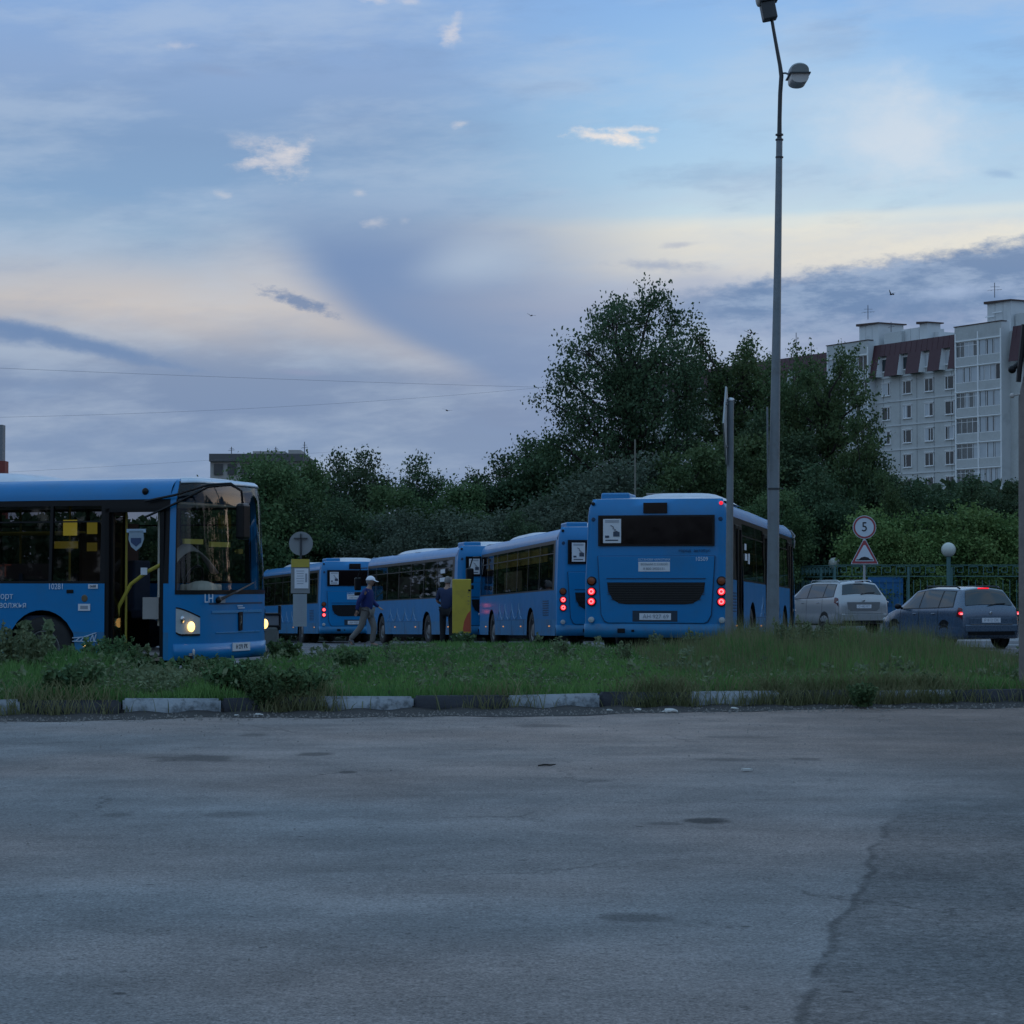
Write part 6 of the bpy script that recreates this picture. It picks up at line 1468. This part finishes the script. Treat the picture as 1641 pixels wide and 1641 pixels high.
# ------------------------------------------------------------------ people
SKIN = mat('skin', (.30, .18, .13), .6, var=.08); HAIRG = mat('hair_grey', (.20, .19, .18), .9); NAVY = mat('jacket_blue', (.010, .022, .13), .85, var=.2, bump=.4, bscale=8)
VEST = mat('vest_navy', (.012, .026, .075), .85, var=.2, bump=.4, bscale=8); BEIGE = mat('trousers_beige', (.16, .155, .145), .9, var=.15, bump=.4, bscale=8); BLK = mat('trousers_black', (.010, .011, .014), .9, bump=.3, bscale=8)
CAPW = mat('cap_white', (.72, .76, .84), .8, var=.04); SHOE = mat('shoe', (.12, .12, .13), .7)
def skin(name, pts, edges, m, par, rootv=0, sub=2):
    me = bpy.data.meshes.new(name); me.from_pydata([p[:3] for p in pts], edges, []); me.materials.append(m)
    o = bpy.data.objects.new(name, me); C.objects.link(o); o.parent = par
    md = o.modifiers.new('skin', 'SKIN'); md.use_smooth_shade = True
    if not me.skin_vertices: me.attributes
    sv = me.skin_vertices[0].data if me.skin_vertices else None
    for i, p in enumerate(pts):
        r_ = p[3]; sv[i].radius = (r_, p[4] if len(p) > 4 else r_); sv[i].use_root = (i == rootv)
    s_ = o.modifiers.new('sub', 'SUBSURF'); s_.levels = sub; s_.render_levels = sub
    return o
def head(par, c, face, hair, cap=None):
    """face: angle of the gaze about Z, 0 along +X"""
    e = empty('head', c, face); e.parent = par
    mb = MB(); b0 = 0
    def S(u, v):
        th, ph = math.pi * v, 2 * math.pi * u; x, y, z = math.sin(th) * math.cos(ph), math.sin(th) * math.sin(ph), math.cos(th)
        jaw = 1 - .22 * max(0, -z) ** 1.2; f = .098 * x * jaw + (.012 if x > .8 and -.3 < z < .05 else 0) + .012 * max(0, -z) * max(0, x)
        if x > .9 and abs(y) < .25 and -.25 < z < .1: f += .016
        if x > .75 and .05 < z < .25 and .15 < abs(y) < .5: f -= .006
        return (f, .075 * y * jaw, .118 * z)
    mb.grid(S, 28, 20)
    for s in (1, -1): mb.sphere((-.005, s * .077, -.005), .022, 8, 6, (.8, .35, 1.2))
    mb.build('face', SKIN, e, smooth=80)
    q = MB()
    for s in (1, -1): q.sphere((.086, s * .030, .016), .010, 8, 6, (.5, 1.2, .6))
    q.box((.090, 0, -.060), (.01, .045, .006)); q.build('features', mat('eyes_mouth', (.05, .025, .02), .5), e)
    q = MB(); q.grid(lambda u, v: ((lambda a, b: (.106 * math.sin(b) * math.cos(a) - .010, .084 * math.sin(b) * math.sin(a), .124 * math.cos(b) + .006))(math.pi * (.42 + 1.16 * u), math.pi * .62 * v)), 16, 10)
    q.grid(lambda u, v: ((lambda a, b: (.104 * math.sin(b) * math.cos(a), .084 * math.sin(b) * math.sin(a), .126 * math.cos(b)))(2 * math.pi * u, math.pi * .36 * v)), 18, 6); q.build('hair', hair, e, smooth=80)
    if cap:
        q = MB(); q.grid(lambda u, v: ((lambda a, b: (.122 * math.sin(b) * math.cos(a), .100 * math.sin(b) * math.sin(a), .03 + .118 * math.cos(b)))(2 * math.pi * u, math.pi * .5 * v)), 24, 8)
        q.grid(lambda u, v: (.10 + .115 * v * math.cos((u - .5) * 1.6), .095 * math.sin((u - .5) * 2.2) * (1 - .15 * v), .035 - .035 * v), 10, 4); o = q.build('cap', cap, e, smooth=60, solid=.006)
    return e
def hand(par, c, dr, side):
    c = Vector(c); d = Vector(dr).normalized(); w = d.cross(Vector((0, 0, 1))) if abs(d.z) < .9 else Vector((1, 0, 0)); w.normalize(); w = w if side > 0 else -w
    pts = [(*c, .03, .016), (*(c + d * .05), .036, .016), (*(c + d * .085), .034, .015)]; ed = [(0, 1), (1, 2)]
    for k, (o, l) in enumerate(((-.030, .07), (-.010, .08), (.010, .075), (.028, .058))):
        i = len(pts); a = c + d * .09 + w * o; n = w.cross(d)
        pts += [(*a, .0095), (*(a + d * l * .5 + n * .006), .009), (*(a + d * l * .85 + n * .025), .008)]; ed += [(2, i), (i, i + 1), (i + 1, i + 2)]
    i = len(pts); a = c + d * .03 - w * .035; pts += [(*a, .012), (*(a + d * .035 - w * .02), .010), (*(a + d * .06 - w * .022), .009)]; ed += [(1, i), (i, i + 1), (i + 1, i + 2)]
    skin('hand', pts, ed, SKIN, par, 0, 1)
def person(label, J, torso, legs, hair, cap=None, face=0.0, sleeves=True, hem=None):
    p = empty('person'); tag(p, label, 'person')
    g = lambda k: J[k]
    # body: one continuous surface
    K = ['pelvis', 'belly', 'chest', 'neck', 'skull', 'lsh', 'lel', 'lwr', 'rsh', 'rel', 'rwr', 'lhip', 'lkn', 'lan', 'ltoe', 'rhip', 'rkn', 'ran', 'rtoe']
    rad = dict(pelvis=.13, belly=.125, chest=.14, neck=.055, skull=.06, lsh=.06, rsh=.06, lel=.042, rel=.042, lwr=.028, rwr=.028, lhip=.085, rhip=.085, lkn=.055, rkn=.055, lan=.04, ran=.04, ltoe=.04, rtoe=.04)
    E = [('pelvis', 'belly'), ('belly', 'chest'), ('chest', 'neck'), ('neck', 'skull'), ('chest', 'lsh'), ('lsh', 'lel'), ('lel', 'lwr'), ('chest', 'rsh'), ('rsh', 'rel'), ('rel', 'rwr'), ('pelvis', 'lhip'), ('lhip', 'lkn'), ('lkn', 'lan'), ('lan', 'ltoe'), ('pelvis', 'rhip'), ('rhip', 'rkn'), ('rkn', 'ran'), ('ran', 'rtoe')]
    skin('body', [(*g(k), rad[k]) for k in K], [(K.index(a), K.index(b)) for a, b in E], SKIN, p, 0)
    KJ = ['hem', 'belly', 'chest', 'col', 'lsh', 'lel', 'lwr', 'rsh', 'rel', 'rwr']; pel = Vector(g('pelvis'))
    HJ = dict(J); HJ['hem'] = tuple(Vector(hem or (pel - Vector((0, 0, .06))))); HJ['col'] = tuple(Vector(g('neck')) * .7 + Vector(g('chest')) * .3)
    rj = dict(hem=.185, belly=.165, chest=.17, col=.085, lsh=.085, rsh=.085, lel=.065, rel=.065, lwr=.048, rwr=.048)
    Ej = [('hem', 'belly'), ('belly', 'chest'), ('chest', 'col'), ('chest', 'lsh'), ('chest', 'rsh'), ('lsh', 'lel'), ('rsh', 'rel')] + ([('lel', 'lwr'), ('rel', 'rwr')] if sleeves else [])
    KK = KJ if sleeves else [k for k in KJ if k not in ('lwr', 'rwr')]
    skin('jacket', [(*HJ[k], rj[k]) for k in KK], [(KK.index(a), KK.index(b)) for a, b in Ej], torso, p, 0)
    KT = ['pelvis', 'lhip', 'lkn', 'lan', 'rhip', 'rkn', 'ran']; rt = dict(pelvis=.145, lhip=.105, rhip=.105, lkn=.085, rkn=.085, lan=.068, ran=.068)
    Et = [('pelvis', 'lhip'), ('lhip', 'lkn'), ('lkn', 'lan'), ('pelvis', 'rhip'), ('rhip', 'rkn'), ('rkn', 'ran')]
    skin('trousers', [(*g(k), rt[k]) for k in KT], [(KT.index(a), KT.index(b)) for a, b in Et], legs, p, 0)
    for a, b in (('lan', 'ltoe'), ('ran', 'rtoe')):
        A, B = Vector(g(a)), Vector(g(b)); d = (B - A); d.z = 0; d.normalize()
        skin('shoe', [(*(A - d * .04 + Vector((0, 0, -.02))), .05, .045), (*(A + d * .08 + Vector((0, 0, -.035))), .048, .04), (*B, .04, .03)], [(0, 1), (1, 2)], SHOE, p, 0, 1)
    for e, w, s in (('lel', 'lwr', 1), ('rel', 'rwr', -1)): hand(p, g(w), Vector(g(w)) - Vector(g(e)), s)
    head(p, g('skull'), face, hair, cap)
    return p
p1 = person('person in white cap and blue jacket walking past the middle bus', dict(pelvis=(0, 0, .95), belly=(.0, 0, 1.14), chest=(.03, 0, 1.36), neck=(.06, 0, 1.52), skull=(.09, 0, 1.66),
    lsh=(.02, .19, 1.43), lel=(.06, .27, 1.16), lwr=(.24, .22, 1.02), rsh=(.02, -.19, 1.43), rel=(-.14, -.26, 1.18), rwr=(-.20, -.24, .94),
    lhip=(.02, .10, .90), lkn=(.16, .10, .50), lan=(.10, .10, .09), ltoe=(.26, .10, .045), rhip=(-.02, -.10, .90), rkn=(-.14, -.09, .50), ran=(-.42, -.09, .20), rtoe=(-.34, -.09, .06)), NAVY, BEIGE, HAIRG, CAPW, hem=(-.04, 0, .86))
x = (588 - 820) / 3700 * 60; p1.location = (x, 60, ground(x, 60) + .01); p1.rotation_euler = (0, 0, R(-12)); p1.scale = (1.03, 1.03, 1.03)
p2 = person('person with grey hair in a dark blue top standing beside the yellow column', dict(pelvis=(0, 0, .95), belly=(.01, 0, 1.14), chest=(.02, 0, 1.36), neck=(.05, 0, 1.52), skull=(.08, 0, 1.66),
    lsh=(.01, .19, 1.43), lel=(.02, .27, 1.16), lwr=(.22, .20, 1.08), rsh=(.01, -.19, 1.43), rel=(.02, -.27, 1.16), rwr=(.22, -.20, 1.08),
    lhip=(.0, .11, .90), lkn=(.03, .12, .50), lan=(0, .12, .09), ltoe=(.16, .13, .045), rhip=(.0, -.11, .90), rkn=(.02, -.12, .50), ran=(-.02, -.12, .09), rtoe=(.14, -.14, .045)), VEST, BLK, HAIRG, None, face=R(-10), sleeves=False)
x = (716 - 820) / 3700 * 61; p2.location = (x, 61, ground(x, 61) + .01); p2.rotation_euler = (0, 0, R(78)); p2.scale = (1.03, 1.03, 1.05)

# ------------------------------------------------------------------ the buses
WH = WHY
bus0 = build_bus(False, False)
def dress(o, label): return tag(o, label, 'bus', 'blue city buses in the yard')
busA, busB, busE = (copy_tree(bus0) for _ in range(3))
dress(bus0, 'blue bus seen from behind with lit tail lamps, nearest on the right'); seat_thing(bus0, 1.25 * 1.06, -6, 1168, 41.2, 6.56 - 3.875, 11.8, WH); bus0.scale = (1.06, 1, 1)
dress(busB, 'blue bus just left of the rear-facing one, partly hidden by its corner'); seat_thing(busB, -1.25, -6, 893, 53, -1.0 - 1.05, 11.8, WH)
dress(busA, 'blue bus in the middle with both people standing before its side'); seat_thing(busA, -1.25, -6, 733, 65, -4.96 + 1.53, 11.5, WH)
dress(busE, 'farthest blue bus, behind the bus stop sign'); seat_thing(busE, -1.25, -6, 513, 80, -9.9 + 6.64, 11.0, WH)
busD = build_bus(True, True); dress(busD, 'nearest blue bus at the left with open front door and a lit headlight')
seat_thing(busD, 1.25, 3.3, 67, 32.3, math.cos(R(20.5)), -math.sin(R(20.5)), WH, zoff=.0)
# marks that only single buses carry
for z, dz, m in ((2.26, .34, 'strip_yellow'), (1.72, .5, 'strip_ochre')):  # yellow and ochre strips just inside the left side windows
    q = MB()
    q.box((-1.13, .3, z), (.015, 9.0, dz)) if dz < .45 else q.box((-1.13, .6, z), (.015, 2.6, dz)); q.build('yellow_strip', mat(m, (.62, .46, .08) if dz < .45 else (.36, .30, .16), .8, var=.3, scale=2), busB)
for y, z, w, h in ((-3.45, 2.05, .26, .12), (-3.35, 1.86, .34, .13), (-2.9, 1.84, .2, .2)):
    q = MB(); q.box((HW - .028, y, z), (.006, w, h)); q.build('paper_note', PAPER, bus0)
q = MB(); q.box((-1.33, 5.05, 1.86), (.14, .05, .07)); q.tube([(-1.2, 5.05, 1.86), (-1.35, 5.05, 1.86)], .012, 5); q.build('yellow_tag', YEL, busD)
for y, z, w, h in ((-4.3, 2.16, .5, .12), (-4.35, 1.92, .75, .12)):
    q = MB(); q.box((-(HW - .03), y, z), (.006, w, h)); q.build('paper_note', PAPER, busA)
q = MB(); q.box((-1.1, .2, 1.8), (.02, 2.6, .62)); q.build('route_display', mat('display_grey', (.12, .10, .09), .6, var=.2), busA)
place_text('rear_number', '10509', .105, bus0, (.78, YR0 - YR - .026, 1.745), REAR, TXT, sx=.85)
X_ = HW + .008
def side_t(nm, s, size, y, z, m=TXT, al='CENTER', sx=1.0): return place_text(nm, s, size, busD, (X_, y, z), SIDE_R, m, al, sx)
ypx = lambda px: 3.3 + (px - 67) / 108.0
side_t('side_number', '10281', .115, ypx(92), 1.345, sx=.9)
side_t('side_lettering', 'Транспорт', .125, ypx(17), 1.21, al='RIGHT', sx=1.0); side_t('side_lettering', 'Верхневолжья', .125, ypx(41), 1.085, al='RIGHT', sx=1.0)
q = MB(); q.box((X_, ypx(156), 1.35), (.008, .15, .06)); o = q.build('small_plate', PAPER, busD); place_text('plate_lettering', '0688', .05, o, (X_ + .006, ypx(156), 1.35), SIDE_R, PRINT)
q = MB(); q.box((X_, ypx(141), 1.06), (.008, .19, .095)); o = q.build('sticker', PAPER, busD)
q = MB(); q.box((X_ + .005, ypx(141), 1.06), (.004, .12, .045)); q.build('sticker_print', PRINTG, o)
q = MB(); q.lathe([(.05, 0), (.042, .006), (.0001, .006)], 16, 'X', c=(X_ - .006, ypx(141), 1.185)); q.build('round_badge', mat('badge_bronze', (.12, .09, .05), .5), busD)
q = MB(); q.box((X_ - .004, ypx(116), 1.28), (.014, .11, .05)); q.build('door_button', BLACK, busD, bevel=.01)
q = MB(); q.sphere((X_ + .01, ypx(142), .535), .024, 10, 8, (.6, 1, 1)); q.build('side_lamp', HEADHOT, busD, smooth=60)
q = MB(); b0 = ypx(121); kk = (ypx(162) - b0) / .54
for a, b in (((3.84, .50), (4.38, .50)), ((3.84, .545), (4.10, .56)), ((4.10, .56), (4.38, .62)), ((3.92, .50), (4.0, .55)), ((4.02, .50), (4.1, .555)), ((4.12, .50), (4.2, .58)), ((4.24, .5), (4.3, .59)), ((4.3, .59), (4.33, .5)), ((4.33, .5), (4.38, .6))):
    q.tube([(X_, b0 + (a[0] - 3.84) * kk, a[1] + .09), (X_, b0 + (b[0] - 3.84) * kk, b[1] + .09)], .009, 4)
q.build('bridge_drawing', mat('line_bright', (.40, .52, .66), .6), busD)
q = MB(); q.sphere((1.19, 4.90, 2.66), .05, 10, 8, (.6, 1, 1)); q.build('camera_dome', BLACK, busD)
q = MB(); q.box((1.15, 4.74, 2.12), (.01, .30, .05)); o = q.build('door_pennant', mat('pennant_blue', (.35, .48, .62), .6), busD)
q = MB(); q.prism([(-.11, .14), (.11, .14), (.12, .02), (.08, -.08), (0, -.14), (-.08, -.08), (-.12, .02)], 1.145, 1.155, 'X'); s_ = q.build('crest', mat('crest_pale', (.26, .34, .42), .6), busD); s_.location = (0, 4.74, 1.98)
q = MB(); q.prism([(-.08, .04), (.08, .04), (.08, -.02), (0, -.08), (-.08, -.02)], 1.156, 1.160, 'X'); q.build('crest_field', mat('crest_navy', (.03, .06, .14), .6), s_)
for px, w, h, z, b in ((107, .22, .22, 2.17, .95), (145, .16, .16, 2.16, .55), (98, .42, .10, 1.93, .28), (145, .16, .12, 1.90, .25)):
    q = MB(); q.box((1.12, ypx(px), z), (.012, w, h)); q.build('glowing_notice', mat('notice_%d' % int(b * 100), (.55 * b, .46 * b, .05 * b + .01), .6, emit=(1, .85, .1), estr=.22 * b), busD)  # yellow squares given a faint glow by emission, though no lamps
q = MB(); q.box((1.13, 2.85, 1.56), (.01, 1.1, .22)); q.build('route_display', mat('display_brown', (.05, .032, .032), .5, var=.3), busD)
place_text('route_number', '35Г', .24, busD, (1.14, 2.55, 1.56), SIDE_R, mat('display_digits', (.12, .05, .04), .5, emit=(1, .3, .2), estr=.03))

# ------------------------------------------------------------------ wires and birds
WIRE = mat('wire', (.16, .18, .22), .8)
def wire(a, b, sag, r, lb):
    a, b = Vector(a), Vector(b); q = MB(); n = 24
    q.tube([a.lerp(b, k / n) - Vector((0, 0, sag * 4 * (k / n) * (1 - k / n))) for k in range(n + 1)], r, 4, cap=False); tag(q.build('wire', WIRE), lb, 'wire', 'overhead wires at the left')
wire(at(-400, 572, 90), at(1100, 626, 135), .15, .007, 'upper overhead wire crossing the sky at the left')
wire(at(-400, 672, 105), at(1100, 596, 135), .75, .006, 'lower overhead wire rising toward the tallest tree')
wire(at(-300, 772, 105), at(560, 722, 135), .1, .005, 'lowest overhead wire just above the near bus roof')
BIRD = mat('bird_dark', (.03, .03, .035), .8)
for px, py, d, s, rz, fl, lb in ((851, 506, 110, .16, .3, .5, 'small dark bird left of the tallest tree'), (717, 658, 100, .16, -.3, .4, 'small dark bird low over the left tree line'), (1428, 472, 120, .2, .8, 1.2, 'bird with raised wings above the apartment roof'), (1203, 534, 115, .26, .1, .25, 'gliding bird left of the lamp post')):
    q = MB(); q.sphere((0, 0, 0), .3, 8, 6, (.35, 1, .35)); q.tube([(0, -.3, 0), (0, -.55, .02)], [.09, .14], 5)
    w = q.build('bird', BIRD, None, smooth=60); tag(w, lb, 'bird', 'birds in the sky'); w.location = at(px, py, d); w.rotation_euler = (0, .2, rz); w.scale = (s * 1.6,) * 3
    for sg in (1, -1):
        q = MB(); q.grid(lambda u, v: (sg * (.05 + .85 * u), .12 - .25 * v * (1 - u * .7) - .25 * u * u, fl * (u - .5 * u * u) * .9), 6, 2); q.build('wing', BIRD, w, solid=.02)
